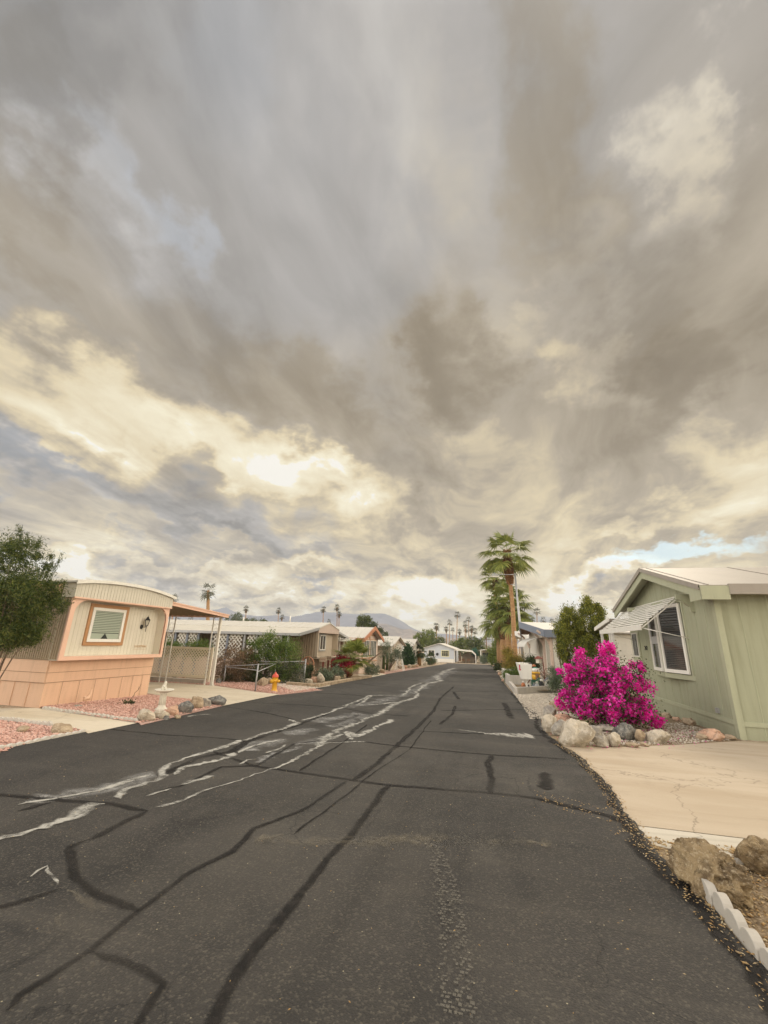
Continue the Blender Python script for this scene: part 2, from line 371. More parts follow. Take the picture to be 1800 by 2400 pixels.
palm_f = leafm('far_palm_fronds', [(.03, .038, .016), (.06, .068, .025), (.11, .105, .04)], .6, .15)
palm_d = leafm('dry_fronds', [(.17, .10, .045), (.30, .20, .09), (.22, .14, .07)], .8, .1)
lf_bush = leafm('willow_leaves', [(.02, .04, .010), (.05, .085, .016), (.20, .21, .05), (.03, .055, .012)], .5, .3)
lf_jun = leafm('juniper_leaves', [(.04, .06, .012), (.15, .17, .025), (.36, .34, .045), (.08, .10, .018)], .7, .3)
lf_tree = leafm('tree_leaves', [(.04, .07, .018), (.10, .125, .028), (.17, .18, .04)], .6, .2)
lf_ygreen = leafm('yellow_green_leaves', [(.09, .13, .02), (.16, .20, .03), (.24, .26, .05)], .6, .25)
lf_green = leafm('green_leaves', [(.05, .09, .015), (.11, .17, .03), (.22, .27, .06)], .55, .25)
lf_dark = leafm('dark_green_leaves', [(.025, .04, .013), (.055, .075, .022), (.11, .125, .04)], .6, .15)
lf_dry = leafm('dry_shrub_leaves', [(.10, .065, .035), (.20, .13, .075), (.32, .21, .13), (.12, .09, .04)], .8, .15)
lf_yel = leafm('yellow_shrub_leaves', [(.20, .15, .02), (.40, .30, .05), (.30, .26, .06), (.12, .12, .02)], .7, .3)
lf_grey = leafm('grey_green_leaves', [(.10, .13, .08), (.18, .21, .13), (.07, .10, .05)], .6, .2)
bract = leafm('magenta_bracts', [(.72, .008, .34), (.92, .025, .50), (.98, .16, .68), (.88, .02, .42), (.62, .006, .28)], .5, .45)
bract_r = leafm('red_bracts', [(.35, .008, .04), (.60, .03, .10), (.5, .10, .06)], .5, .3)
litter = leafm('dry_leaf_litter', [(.30, .17, .06), (.50, .36, .18), (.20, .12, .05), (.62, .52, .34)], .8, 0)
peb_p = leafm('pink_pebbles', [(.40, .21, .165), (.58, .35, .28), (.68, .47, .39), (.50, .28, .22)], .9, 0)
peb_w = leafm('pale_pebbles', [(.36, .31, .25), (.58, .50, .40), (.68, .62, .52), (.46, .38, .28)], .9, 0)
st_pale = stone('pale_limestone', (.56, .48, .37), (.34, .29, .22), (.66, .60, .50), 3.2, False)
st_grey = stone('grey_fieldstone', (.30, .27, .23), (.47, .42, .34), (.17, .15, .13), 4, False)
st_dark = stone('dark_slate_stone', (.10, .10, .095), (.26, .245, .22), (.48, .44, .38), 5, False)
st_tan = stone('tan_sandstone', (.44, .34, .23), (.27, .20, .13), (.58, .47, .34), 3.6, False)
st_pink = stone('pink_sandstone', (.62, .38, .26), (.52, .34, .24), (.66, .48, .36), 3)
st_big = stone('brown_ridged_boulder', (.34, .25, .14), (.15, .105, .06), (.56, .46, .31), 6.5, False)

# ------------------------------------------------------------------ ground, road, drives
def groundmat(name, c1, c2, c3, pscale=30., blot=.5, bs=.8):
    m, g, b, o = newmat(name); p = wpos(g)
    ce = g.vor(p, pscale, 'F1', out=1); d = g.vor(p, pscale, 'F1', out=0); n = g.noise(p, blot, 5, .6); n2 = g.noise(p, 7, 5, .65)
    r_ = g.xyz(ce)[0]
    c = g.ramp(r_, [(0, c1), (.35, c2), (.75, c3), (1, c2)]); c = g.mix(g.mr(d, .25, .7, 0, .55), c, tuple(x*.4 for x in c1))
    c = g.mix(g.mr(n, .4, .65, 0, .5), c, c1); c = g.mix(g.mr(n2, .55, .75, 0, .35), c, c3)
    g.l.new(c, b.inputs['Base Color']); b.inputs['Roughness'].default_value = .95; b.inputs['Specular IOR Level'].default_value = .15
    bump(g, b, g.m('ADD', g.m('MULTIPLY', d, -1), g.m('MULTIPLY', n2, .8)), bs, .03); return m
gm_earth = groundmat('desert_earth', (.38, .29, .19), (.46, .37, .26), (.54, .45, .34), 24)
gm_pink = groundmat('pink_gravel', (.44, .25, .20), (.58, .38, .31), (.66, .50, .42), 30)
gm_white = groundmat('pale_gravel', (.42, .36, .28), (.58, .52, .43), (.66, .61, .52), 34)
gm_dirt = groundmat('brown_soil', (.24, .17, .10), (.34, .25, .15), (.42, .33, .22), 34, .9)
def concrete(name, col, tan, seamy=None):
    m, g, b, o = newmat(name); p = wpos(g)
    n = g.noise(g.mapv(p, sc=(.35, 1.6, 1)), 1.0, 6, .6, .5); n2 = g.noise(p, 3, 6, .65); n3 = g.noise(p, 60, 3, .6); n4 = g.noise(g.mapv(p, sc=(.2, 4, 1)), 1.0, 4, .6)
    c = g.mix(g.mr(n, .38, .66), col, tan); c = g.mix(g.mr(n2, .55, .8, 0, .4), c, tuple(x*.72 for x in tan)); c = g.mix(g.mr(n4, .6, .72, 0, .35), c, tuple(x*.66 for x in tan))
    c = g.mix(g.mr(n3, .3, .7, .12, 0), c, tuple(x*.5 for x in tan))
    fx = g.vm('ADD', p, g.mapv(g.noise(p, 1.3, 4, .6, out=1), sc=(.9, .9, .9))); cr = g.vor(fx, .32, 'DISTANCE_TO_EDGE'); c = g.mix(g.mr(cr, 0, .004, .55, 0), c, tuple(x*.3 for x in tan)); sp_ = g.noise(g.mapv(p, loc=(5, 1, 0)), 1.1, 6, .7); c = g.mix(g.mr(sp_, .60, .72, 0, .35), c, tuple(x*.6 for x in tan))
    g.l.new(c, b.inputs['Base Color']); b.inputs['Roughness'].default_value = .85; b.inputs['Specular IOR Level'].default_value = .25
    bump(g, b, g.m('ADD', n3, n2), .12, .01); return m
cc_a = concrete('driveway_concrete', (.62, .55, .43), (.54, .46, .34))
cc_b = concrete('tan_driveway_concrete', (.49, .405, .30), (.42, .335, .235))
cc_c = concrete('grey_apron_concrete', (.56, .51, .42), (.48, .43, .34))

# base ground sheet, following the street's slope down to the north
mb = MB(); ys = [-1900, -400, -60, -30]+[i*5 for i in range(-5, 24)]+[200, 600, 1900]; xs = [-1900, -300, -60, -20, 0, 20, 60, 300, 1900]
V = [(x, y, gz(y)) for y in ys for x in xs]; F = [(j*9+i, j*9+i+1, (j+1)*9+i+1, (j+1)*9+i) for j in range(len(ys)-1) for i in range(8)]
mb.add(V, F); tag(mb.build('ground', gm_earth), kind='structure')
def sheet(name, poly, mat, lift, parent=None, curb=0.0, cuts=True):
    """flat patch laid on the sloping ground; poly in (X,Y). Split in Y so that it follows the slope."""
    me_v = [(x, y, gz(y)+lift) for x, y in poly]
    m_ = MB(); n = len(poly)
    if curb:
        vs = me_v+[(x, y, z-curb) for x, y, z in me_v]
        m_.add(vs, [tuple(range(n))]+[(i, i+n, (i+1) % n+n, (i+1) % n) for i in range(n)])
    else: m_.add(me_v, [tuple(range(n))])
    o = m_.build(name, mat, parent)
    return o
def px(*pts): return [gs(*p) for p in pts]
def jag(pts, step=.12, amp=.03, seed=1):
    R_ = random.Random(seed); out = []
    for a, b in zip(pts[:-1], pts[1:]):
        L0 = math.hypot(b[0]-a[0], b[1]-a[1]); k = max(1, int(L0/step))
        for i in range(k):
            t = i/k; out.append((a[0]+(b[0]-a[0])*t+R_.uniform(-1, 1)*amp, a[1]+(b[1]-a[1])*t+R_.uniform(-1, 1)*amp*.5))
    out.append(pts[-1]); return out
# road outline from the photograph, on the ground
left_e = [(-7.55, -25), (-7.5, 0), (-7.5, 6), (-7.4, 8.4), (-7.6, 11.8), (-7.8, 16.8), (-8.05, 22), (-8.2, 30), (-8.5, 48), (-8.7, 66), (-9.0, 92), (-9.6, 100), (-30, 101.5)]
right_e = [(14, 101.5), (3.2, 100), (.55, 95), (.5, 80), (.62, 60), (.66, 39.4), (.8, 28), (.93, 22.4), (1.05, 19.5), (1.1, 17.2), (1.3, 15.2), (1.25, 13.2), (1.12, 11.6)]+[gs(*p) for p in ((1320, 1752), (1345, 1762), (1372, 1783), (1391, 1808), (1431, 1846), (1464, 1904), (1492, 1936), (1520, 1975), (1560, 2020), (1600, 2062), (1650, 2105), (1700, 2165), (1762, 2235))]+[(1.35, 2.4), (1.4, 0), (1.5, -25)]
left_j = jag(left_e[1:8], .14, .025, 3); right_j = jag(right_e[5:-2], .09, .028, 5)
right_near = [p for p in right_j if p[1] < 22.5]
road_poly = [left_e[0]]+left_j+left_e[8:]+right_e[:5]+right_j+right_e[-2:]
asph, g, b, o = newmat('asphalt'); p = wpos(g); X_, Y_, Z_ = g.xyz(p)
big = g.noise(g.mapv(p, sc=(.16, .5, 1)), 1.0, 5, .6, .4); med = g.noise(p, 2.2, 6, .68); fine = g.noise(p, 90, 3, .7)
st1 = g.noise(g.mapv(p, sc=(.14, 2.6, 1)), 1.0, 4, .6); st2 = g.noise(g.mapv(p, rot=(0, 0, radians(4)), sc=(2.4, .09, 1)), 1.0, 4, .6)
ag = g.vor(p, 85, 'F1', out=1); agd = g.vor(p, 85, 'F1', out=0); agr = g.xyz(ag)[0]
sp = g.vor(p, 17, 'F1', out=0); spc = g.xyz(g.vor(p, 17, 'F1', out=1))[1]
c = g.mix(g.mr(big, .42, .58), (.021, .0195, .0178), (.052, .0465, .0405)); c = g.mix(g.mr(med, .45, .72, 0, .55), c, (.088, .078, .064))
c = g.mix(g.mr(st1, .56, .72, 0, .45), c, (.105, .092, .074)); c = g.mix(g.mr(st2, .54, .68, 0, .6), c, (.022, .020, .018))
oil = g.noise(g.mapv(p, sc=(1.1, .35, 1)), 1.0, 3, .5); c = g.mix(g.mr(oil, .55, .66, 0, .75), c, (.015, .0142, .0135)); bl2 = g.noise(g.mapv(p, loc=(7, 3, 0), sc=(.7, .5, 1)), 1.0, 6, .72); c = g.mix(g.mr(bl2, .55, .68, 0, .5), c, (.10, .09, .074))
c = g.mix(g.mr(X_, -6.9, -3.6, .6, 0, True), c, (.030, .0275, .025))
lane = g.noise(g.mapv(p, sc=(.5, .06, 1)), 1.0, 3, .5); c = g.mix(g.mr(lane, .5, .66, 0, .4), c, (.085, .076, .063))
c = g.mix(g.mr(agr, .72, 1.0, 0, .5), c, (.17, .15, .115)); c = g.mix(g.mr(fine, .35, .6, .4, 0), c, (.014, .013, .012))
spk = g.m('MULTIPLY', g.mr(sp, .10, .055, 0, 1), g.mr(spc, .72, .74, 0, 1)); c = g.mix(g.m('MULTIPLY', spk, .85), c, (.48, .42, .28))
fx = g.vm('ADD', p, g.mapv(g.noise(p, 3.2, 5, .65, out=1), sc=(.35, .35, 0))); ck = g.vor(fx, 1.15, 'DISTANCE_TO_EDGE'); ckm = g.mr(g.noise(g.mapv(p, loc=(2, 9, 0)), .35, 3, .5), .47, .56, 0, .8)
c = g.mix(g.m('MULTIPLY', g.mr(ck, 0, .010, 1, 0), ckm), c, (.010, .0095, .009))
c = g.mix(1.0, c, (.90, .90, .90), 'MULTIPLY')
g.l.new(c, b.inputs['Base Color']); g.l.new(g.mr(med, .3, .7, .72, .9), b.inputs['Roughness']); b.inputs['Specular IOR Level'].default_value = .35
bump(g, b, g.m('ADD', g.m('MULTIPLY', agd, -1.2), g.m('ADD', fine, med)), .55, .012)
road = tag(sheet('road', road_poly, asph, .012), kind='structure')
OFF[road.name] = Vector(road.location)
# ribbons: tar-filled cracks and mineral bleeding along them
def ribbon(m_, pts, w0, w1=None, lift=.018, seed=0, jit=.35, step=.10, wav=.03):
    R_ = random.Random(seed); w1 = w1 or w0
    P_ = []
    for (a, b) in zip(pts[:-1], pts[1:]):
        L0 = math.hypot(b[0]-a[0], b[1]-a[1]); k = max(1, min(60, int(L0/step)))
        for i in range(k): P_.append((a[0]+(b[0]-a[0])*i/k, a[1]+(b[1]-a[1])*i/k))
    P_.append(pts[-1]); n = len(P_); vs = []; off = R_.uniform(0, 99); w0 = w0*SOFT; w1 = w1*SOFT
    for i, (x, y) in enumerate(P_):
        a = P_[max(0, i-1)]; b = P_[min(n-1, i+1)]; d = math.hypot(b[0]-a[0], b[1]-a[1]) or 1; nx, ny = -(b[1]-a[1])/d, (b[0]-a[0])/d
        t = i/(n-1); ww = (w0+(w1-w0)*t)/2
        e = .25 if i in (0, n-1) else 1
        cx_ = noise.noise((x*2.2, y*2.2, off))*wav*2; l = ww*e*(1+R_.uniform(-jit, jit)+noise.noise((x*1.1, y*1.1, off+7))*jit*2); r_ = ww*e*(1+R_.uniform(-jit, jit)+noise.noise((x*1.1, y*1.1, off+17))*jit*2)
        vs += [(x+nx*(cx_+l), y+ny*(cx_+l), gz(y)+lift), (x+nx*(cx_-r_), y+ny*(cx_-r_), gz(y)+lift)]
    m_.add(vs, [(2*i, 2*i+1, 2*i+3, 2*i+2) for i in range(n-1)])
SOFT = 1.5
def across(o):
    uv = o.data.uv_layers.new(name='across')
    for l in o.data.loops: uv.data[l.index].uv = (float(l.vertex_index % 2), 0.0)
    return o
def softedge(g, nz, a=.45, b_=.95, k=.9):
    u = g.n.new('ShaderNodeUVMap'); u.uv_map = 'across'; x = g.xyz(u.outputs[0])[0]
    d = g.m('ADD', g.m('MULTIPLY', g.m('ABSOLUTE', g.m('SUBTRACT', x, .5)), 2), g.m('MULTIPLY', g.m('SUBTRACT', nz, .5), k)); return g.mr(d, a, b_, 1, 0, True)
TAR = [
 ([(-60,1862),(41,1871),(136,1879),(260,1887),(347,1904)], .10), ([(255,1711),(380,1724),(488,1730),(570,1737)], .07), ([(526,1657),(624,1673),(684,1687),(700,1698)], .08),
 ([(590,1648),(717,1654),(804,1661),(880,1675),(961,1680)], .07), ([(500,1764),(598,1799),(641,1805),(717,1816),(825,1832),(918,1843),(1042,1854),(1151,1862),(1259,1875),(1300,1884)], .09),
 ([(1259,1875),(1363,1900),(1435,1918),(1478,1938)], .13), ([(771,1740),(858,1741),(934,1751),(1042,1762),(1151,1771),(1335,1782)], .08),
 ([(470,2450),(521,2360),(586,2251),(678,2132),(749,2045),(830,1953),(879,1882),(900,1855),(918,1843)], .085), ([(10,2380),(41,2343),(217,2229),(325,2142),(434,2061),(542,2001),(597,1947),(705,1904),(776,1860),(814,1833)], .06),
 ([(206,1974),(160,1990),(174,2061),(228,2105),(325,2142)], .085), ([(-80,2150),(41,2121),(141,2088)], .06), ([(212,2235),(260,2256),(336,2284),(380,2316),(330,2390),(290,2450)], .06),
 ([(825,1832),(869,1805),(923,1756),(977,1707),(1015,1669),(1032,1637),(1064,1610)], .11), ([(1151,1862),(1154,1832),(1143,1789),(1154,1772)], .12), ([(1281,1813),(1278,1854)], .20),
 ([(1181,1648),(1200,1686)], .22), ([(1032,1667),(1130,1665),(1227,1664)], .08), ([(1042,1623),(1194,1620)], .09), ([(977,1715),(1097,1721),(1314,1726)], .06),
 ([(817,1600),(881,1608),(917,1611)], .12), ([(391,1817),(461,1779),(542,1763),(575,1741),(705,1698),(770,1672)], .16), ([(374,1855),(420,1846),(520,1800),(600,1798),(690,1745),(752,1738)], .07),
 ([(347,1904),(300,1925),(206,1974)], .10), ([(1030,1700),(1060,1675),(1068,1655)], .10), ([(740,1625),(830,1630),(900,1640)], .09), ([(1010,1690),(960,1760),(880,1810),(690,1960)], .035), ([(41,1905),(120,1885)], .10),
 ([(965,1595),(1060,1597),(1180,1596)], .10), ([(905,1586),(1010,1585)], .12), ([(980,1646),(1075,1652)], .05), ([(1075,1640),(1063,1622)], .16), ([(860,1700),(800,1745),(700,1810)], .05),
]
tarm, g, b, o = newmat('crack_tar'); n = g.noise(wpos(g), 14, 4, .6)
g.l.new(g.mix(g.mr(n, .4, .7), (.016, .015, .014), (.034, .030, .027)), b.inputs['Base Color']); b.inputs['Specular IOR Level'].default_value = .12; b.inputs['Roughness'].default_value = .85; bump(g, b, n, .3, .01)
se = softedge(g, g.noise(wpos(g), 11, 5, .7), .25, 1.0, .8); t = g.n.new('ShaderNodeBsdfTransparent'); mx = g.n.new('ShaderNodeMixShader'); g.l.new(g.m('MULTIPLY', g.m('MULTIPLY', se, .9), g.mr(g.noise(wpos(g), .9, 4, .6), .36, .58, .35, 1)), mx.inputs[0]); g.l.new(t.outputs[0], mx.inputs[1]); g.l.new(b.outputs[0], mx.inputs[2]); g.l.new(mx.outputs[0], o.inputs[0])
mb = MB()
for i, (pp_, wd) in enumerate(TAR): ribbon(mb, px(*pp_), wd*.80, None, .0170+.0003*(i % 5), i, .18, .10, .012)
# tar bead along the broken right edge and thin seams beside the seal joints
ribbon(mb, [(x-.10, y) for x, y in right_near[::4]], .11, None, .0188, 77, .5)
across(mb.build('crack_sealant', tarm, road))
STAIN = [
 ([(-60,1985),(41,1961),(81,1947),(163,1923),(217,1893),(244,1890)], .07, .12), ([(277,1877),(288,1860),(325,1847),(374,1831),(382,1822),(380,1809),(391,1795),(445,1776),(521,1755),(567,1738)], .085, .06),
 ([(500,1762),(565,1737)], .07, .07), ([(567,1738),(611,1724),(668,1710),(700,1696),(679,1688)], .08, .14), ([(404,1820),(434,1803),(505,1787),(553,1768)], .05, .16),
 ([(342,1871),(401,1852)], .035, .03), ([(420,1843),(470,1828),(500,1822)], .05, .08), ([(363,1896),(412,1882),(477,1858),(542,1839),(624,1809),(651,1801),(705,1774),(770,1744),(857,1740)], .05, .07),
 ([(752,1737),(782,1718),(825,1702),(880,1677),(934,1648),(972,1637),(983,1618),(990,1610)], .16, .14), ([(985,1610),(1010,1601),(1032,1596),(1021,1588),(1042,1574),(1064,1566)], .22, .5),
 ([(825,1737),(815,1718),(836,1729),(869,1713),(918,1688)], .07, .16), ([(706,1691),(750,1680),(798,1661),(869,1631),(945,1631),(966,1610),(988,1601)], .09, .14),
 ([(740,1752),(760,1738),(800,1722)], .12, .10), ([(870,1631),(860,1640),(840,1652)], .08, .12), ([(41,1890),(180,1868),(300,1838),(350,1820)], .05, .09),
 ([(800,1655),(880,1653),(930,1647)], .06, .16), ([(620,1768),(650,1760),(668,1748)], .05, .05), ([(560,1795),(580,1785),(600,1783)], .05, .04), ([(68,2062),(110,2035),(122,2052),(135,2080)], .05, .03),
 ([(560,1768),(590,1752),(640,1740),(672,1736)], .05, .09),
 ([(1072,1712),(1150,1722),(1200,1726),(1250,1727)], .03, .30), ([(490,1640),(560,1650)], .02, .03), ([(1265,1703),(1290,1706)], .12, .16), ([(440,1682),(475,1676),(496,1676)], .10, .06), ([(1230,1612),(1240,1613)], .3, .3), ([(1215,1600),(1224,1600)], .2, .2),
]
PATCH = [([(573,1762),(600,1750),(640,1740),(673,1734)], .42), ([(668,1724),(705,1714),(747,1710)], .34), ([(735,1694),(800,1680),(845,1672)], .42), ([(770,1706),(830,1690),(870,1676)], .30), ([(60,1885),(200,1858),(360,1812)], .30), ([(900,1643),(960,1625),(1005,1606)], .5), ([(1000,1600),(1035,1583),(1060,1572)], 1.0), ([(800,1662),(860,1650),(900,1640)], .4), ([(600,1790),(700,1752),(770,1728)], .25)]
def stainmat(name, thr0, thr1, op, col=(.40, .385, .34), soft=True):
    m, g, b, o = newmat(name); p = wpos(g); n = g.noise(p, 9, 6, .7, .8); n2 = g.noise(p, 2.5, 4, .6)
    f = g.m('MULTIPLY', g.mr(g.m('ADD', g.m('MULTIPLY', n, .6), g.m('MULTIPLY', n2, .4)), thr0, thr1), op)
    if soft: f = g.m('MULTIPLY', f, softedge(g, n, .35, 1.0, 1.0))
    b.inputs['Roughness'].default_value = .9; g.l.new(g.mix(n, tuple(x*.75 for x in col), tuple(min(1, x*1.25) for x in col)), b.inputs['Base Color'])
    t = g.n.new('ShaderNodeBsdfTransparent'); mx = g.n.new('ShaderNodeMixShader'); g.l.new(f, mx.inputs[0]); g.l.new(t.outputs[0], mx.inputs[1]); g.l.new(b.outputs[0], mx.inputs[2]); g.l.new(mx.outputs[0], o.inputs[0])
    return m
mb = MB()
for i, (pp_, wa, wb) in enumerate(STAIN): ribbon(mb, px(*pp_), wa, wb, .0200+.0003*(i % 6), 50+i, .55, .07, .02)
across(mb.build('white_mineral_lines', stainmat('mineral_line', .36, .56, .9), road))
mb = MB()
for i, (pp_, wa) in enumerate(PATCH): ribbon(mb, px(*pp_), wa, wa, .0144+.0003*i, 150+i, .5, .12, .02)
across(mb.build('white_mineral_patches', stainmat('mineral_patch', .40, .66, .75, (.34, .33, .31)), road))
# dusty tyre track of a lug tread in the foreground, dusty scrapes at left
mb = MB(); R_ = random.Random(8)
tr = px((1012, 1985), (1040, 2060), (1058, 2160), (1075, 2400))
for (a, b_) in zip(tr[:-1], tr[1:]):
    L0 = math.hypot(b_[0]-a[0], b_[1]-a[1]); k = int(L0/.028)
    for i in range(k):
        t = i/k; x, y = a[0]+(b_[0]-a[0])*t, a[1]+(b_[1]-a[1])*t
        for j in range(-3, 4):
            if R_.random() < .5+.3*noise.noise((x*4, y*4, 0)): continue
            ww = R_.uniform(.006, .012); hh = R_.uniform(.005, .010); xo = x+j*.024+(i % 2)*.012
            z = gz(y)+.0212; mb.add([(xo-ww, y-hh, z), (xo+ww, y-hh+.006*R_.uniform(-1, 1), z), (xo+ww, y+hh, z), (xo-ww, y+hh, z)], [(0, 1, 2, 3)])
mb.build('tyre_track', stainmat('tyre_dust', .28, .52, .5, (.16, .145, .115), False), road)
mb = MB()
for i, (pp_, wa) in enumerate([([(146, 2100), (180, 2118), (215, 2130), (250, 2138)], .07), ([(85, 2205), (120, 2200), (150, 2180), (140, 2160), (152, 2150)], .025), ([(190, 2290), (200, 2270), (215, 2262)], .03), ([(600, 1965), (700, 1975), (900, 1975), (1300, 1985)], .10), ([(730, 1985), (1300, 1975)], .16), ([(620, 1960), (660, 1972)], .2)]):
    ribbon(mb, px(*pp_), wa, wa, .0222+.0003*i, 250+i, .6, .05, .02)
across(mb.build('dust_smears', stainmat('dust', .42, .70, .26, (.26, .22, .15)), road))

# right side: tan driveway and its grey apron slab
yj = gs(1500, 1938)[1]; xj = gs(1500, 1938)[0]
dr_edge = [p for p in right_j if yj < p[1] < 9.6]
poly = [(1.30, 9.62), (3.6, 10.62), (5.45, 12.15), (5.45, 12.46), (5.7, 12.46), (30, 12.46), (30, yj+.012)]+[(xj-.3, yj+.012)]+[(x-.05, y) for x, y in dr_edge[::-1]]
tag(sheet('driveway', [(30, 12.4), (5.35, 12.2), (3.7, 11.0), (2.3, 10.1), (.9, 9.70), (.9, yj+.01), (30, yj+.01)], cc_b, .008), kind='structure')
tag(sheet('driveway_apron', [(30, yj), (.9, yj), (.9, 5.32), (1.5, 5.06), (30, 5.25)], cc_c, .006), kind='structure')
# soil beds
tag(sheet('planting_bed', [(.9, 9.64), (2.35, 10.06), (3.75, 10.95), (5.4, 12.2), (5.55, 12.5), (5.55, 21), (2.9, 21), (.9, 17.0)], gm_dirt, .005), kind='structure')
tag(sheet('foreground_bed', [(1.2, 5.34), (30, 5.2), (30, -20), (1.3, -20)], gm_dirt, .004), kind='structure')
tag(sheet('gravel_verge', [(.8, 13.2), (2.6, 14.6), (5.55, 19.6), (5.5, 26.2), (3.7, 26.2), (.7, 22.3), (.8, 15)], gm_white, .0075), kind='structure')
# left side
dA = px((-60, 1662), (84, 1661), (104, 1664), (322, 1696), (206, 1721), (192, 1712), (39, 1689), (-60, 1680))
tag(sheet('left_driveway', dA, cc_a, .016), kind='structure')
tag(sheet('pink_gravel_bed', px((-80, 1675), (39, 1690), (192, 1713), (39, 1752), (-100, 1800)), gm_pink, .010), kind='structure')
tag(sheet('pink_gravel_bed', px((90, 1656), (350, 1620), (440, 1640), (523, 1656), (330, 1702), (322, 1695), (104, 1663)), gm_pink, .020), kind='structure')
tag(sheet('carport_driveway', px((340, 1600), (392, 1600.5), (500, 1608), (600, 1623), (655, 1629), (524, 1656), (440, 1641), (352, 1628), (300, 1618)), cc_a, .024), kind='structure')
tag(sheet('pink_gravel_bed', px((340, 1592), (500, 1594), (640, 1598), (660, 1612), (760, 1618), (655, 1630), (600, 1623), (500, 1608), (392, 1600.5), (340, 1600)), gm_pink, .016), kind='structure')
tag(sheet('pale_gravel_bed', px((560, 1592), (730, 1596), (775, 1609), (690, 1623), (655, 1610), (620, 1600)), gm_white, .0285), kind='structure')
tag(sheet('yard_soil', px((340, 1575), (700, 1575), (742, 1600), (560, 1596), (340, 1592)), gm_dirt, .0085), kind='structure')
tag(sheet('pale_driveway', px((838, 1581), (892, 1578), (905, 1581), (868, 1588), (845, 1586)), cc_a, .014), kind='structure')
tag(sheet('pink_gravel_bed', px((900, 1574), (960, 1566), (1015, 1562), (900, 1582), (885, 1578)), gm_pink, .010), kind='structure')

# ------------------------------------------------------------------ scattered pebbles and litter (uncountable)
def inpoly(P_, poly):
    x, y = P_[:, 0], P_[:, 1]; c_ = np.zeros(len(x), bool); n = len(poly); j = n-1
    for i in range(n):
        xi, yi = poly[i]; xj_, yj_ = poly[j]
        k = ((yi > y) != (yj_ > y)) & (x < (xj_-xi)*(y-yi)/(yj_-yi+1e-12)+xi); c_ ^= k; j = i
    return c_
def pebbles(name, poly, n, size, mat, seed, lift=.02, flat=.6, leaf=False):
    rs = np.random.RandomState(seed); P_ = np.array(poly); lo = P_.min(0); hi = P_.max(0)
    q = lo+(hi-lo)*rs.rand(n*4, 2); q = q[inpoly(q, poly)][:n]; n = len(q)
    s_ = size*(.5+rs.rand(n)**2*1.2); a = rs.rand(n)*2*pi
    base = np.array([(1, 0, 0), (0, 1, 0), (-1, 0, 0), (0, -1, 0), (0, 0, 1), (0, 0, -.5)], float)
    V = base[None]*(1+.5*(rs.rand(n, 6, 1)-.5)); V[..., 2] *= flat
    if leaf: V[..., 1] *= .35; V[..., 2] += rs.rand(n, 6)*.3
    ca, sa = np.cos(a), np.sin(a); x = V[..., 0]*ca[:, None]-V[..., 1]*sa[:, None]; y = V[..., 0]*sa[:, None]+V[..., 1]*ca[:, None]
    V = np.stack([x, y, V[..., 2]], -1)*s_[:, None, None]
    V[..., 0] += q[:, 0:1]; V[..., 1] += q[:, 1:2]; V[..., 2] += (-SL*np.clip(q[:, 1:2], -30, 115))+lift
    f = np.array([(0, 1, 4), (1, 2, 4), (2, 3, 4), (3, 0, 4), (1, 0, 5), (2, 1, 5), (3, 2, 5), (0, 3, 5)])
    F = (f[None]+6*np.arange(n)[:, None, None]).reshape(-1, 3)
    return npmesh(name, V.reshape(-1, 3), F, mat)
tag(pebbles('loose_gravel', px((39, 1690), (192, 1713), (39, 1752), (-60, 1790), (-80, 1680)), 3500, .022, peb_p, 1), 'loose pink gravel stones by the leftmost road edge', 'gravel', kind='stuff')
tag(pebbles('loose_gravel', px((90, 1657), (345, 1630), (440, 1640), (520, 1655), (325, 1698), (104, 1663)), 9000, .024, peb_p, 2, .03), 'loose pink gravel stones round the bird bath', 'gravel', kind='stuff')
tag(pebbles('loose_gravel', px((340, 1592), (640, 1598), (750, 1618), (655, 1629), (500, 1607), (340, 1599)), 7000, .028, peb_p, 3, .03), 'loose pink gravel stones round the yellow hydrant', 'gravel', kind='stuff')
tag(pebbles('loose_gravel', px((560, 1593), (730, 1597), (775, 1608), (692, 1622), (655, 1610)), 5000, .028, peb_w, 4, .035), 'loose pale gravel stones right of the hydrant', 'gravel', kind='stuff')
tag(pebbles('loose_gravel', [(1.0, 13.4), (2.6, 14.8), (4.5, 18.6), (4.2, 24), (1.0, 22.2)], 6500, .026, peb_w, 5, .015), 'loose pale gravel stones in front of the white mailbox', 'gravel', kind='stuff')
tag(pebbles('loose_gravel', [(1.5, 9.85), (3.6, 10.95), (5.3, 12.3), (5.4, 15), (2.5, 13.6), (1.5, 12.5)], 5000, .018, peb_w, 6, .012), 'small stones and crumbs on the soil by the green house', 'gravel', kind='stuff')
ed = [p for p in right_j if 3.0 < p[1] < 9.9]
tag(pebbles('leaf_litter', [(x-.16, y) for x, y in ed]+[(x+.05, y) for x, y in ed[::-1]], 1300, .011, litter, 7, .024, .3, True), 'dry leaves and grit along the broken asphalt edge', 'leaf litter', kind='stuff')
tag(pebbles('leaf_litter', [(1.36, 5.3), (3.2, 5.3), (3.2, 3.2), (1.42, 3.2)], 4200, .017, litter, 9, .008, .4, True), 'dry brown leaves round the ridged boulder', 'leaf litter', kind='stuff')
tag(pebbles('leaf_litter', px((1250, 1855), (1480, 1915), (1500, 1960), (1560, 2020), (1480, 1985), (1380, 1925), (1270, 1890)), 200, .012, litter, 10, .022, .3, True), 'dry leaves caught in the crack by the tan driveway', 'leaf litter', kind='stuff')
tag(pebbles('leaf_litter', [(-6, 2.2), (1.2, 2.2), (1.2, 7), (-6, 7)], 420, .006, litter, 11, .020, .4, True), 'tiny straw bits strewn over the near asphalt', 'leaf litter', kind='stuff')
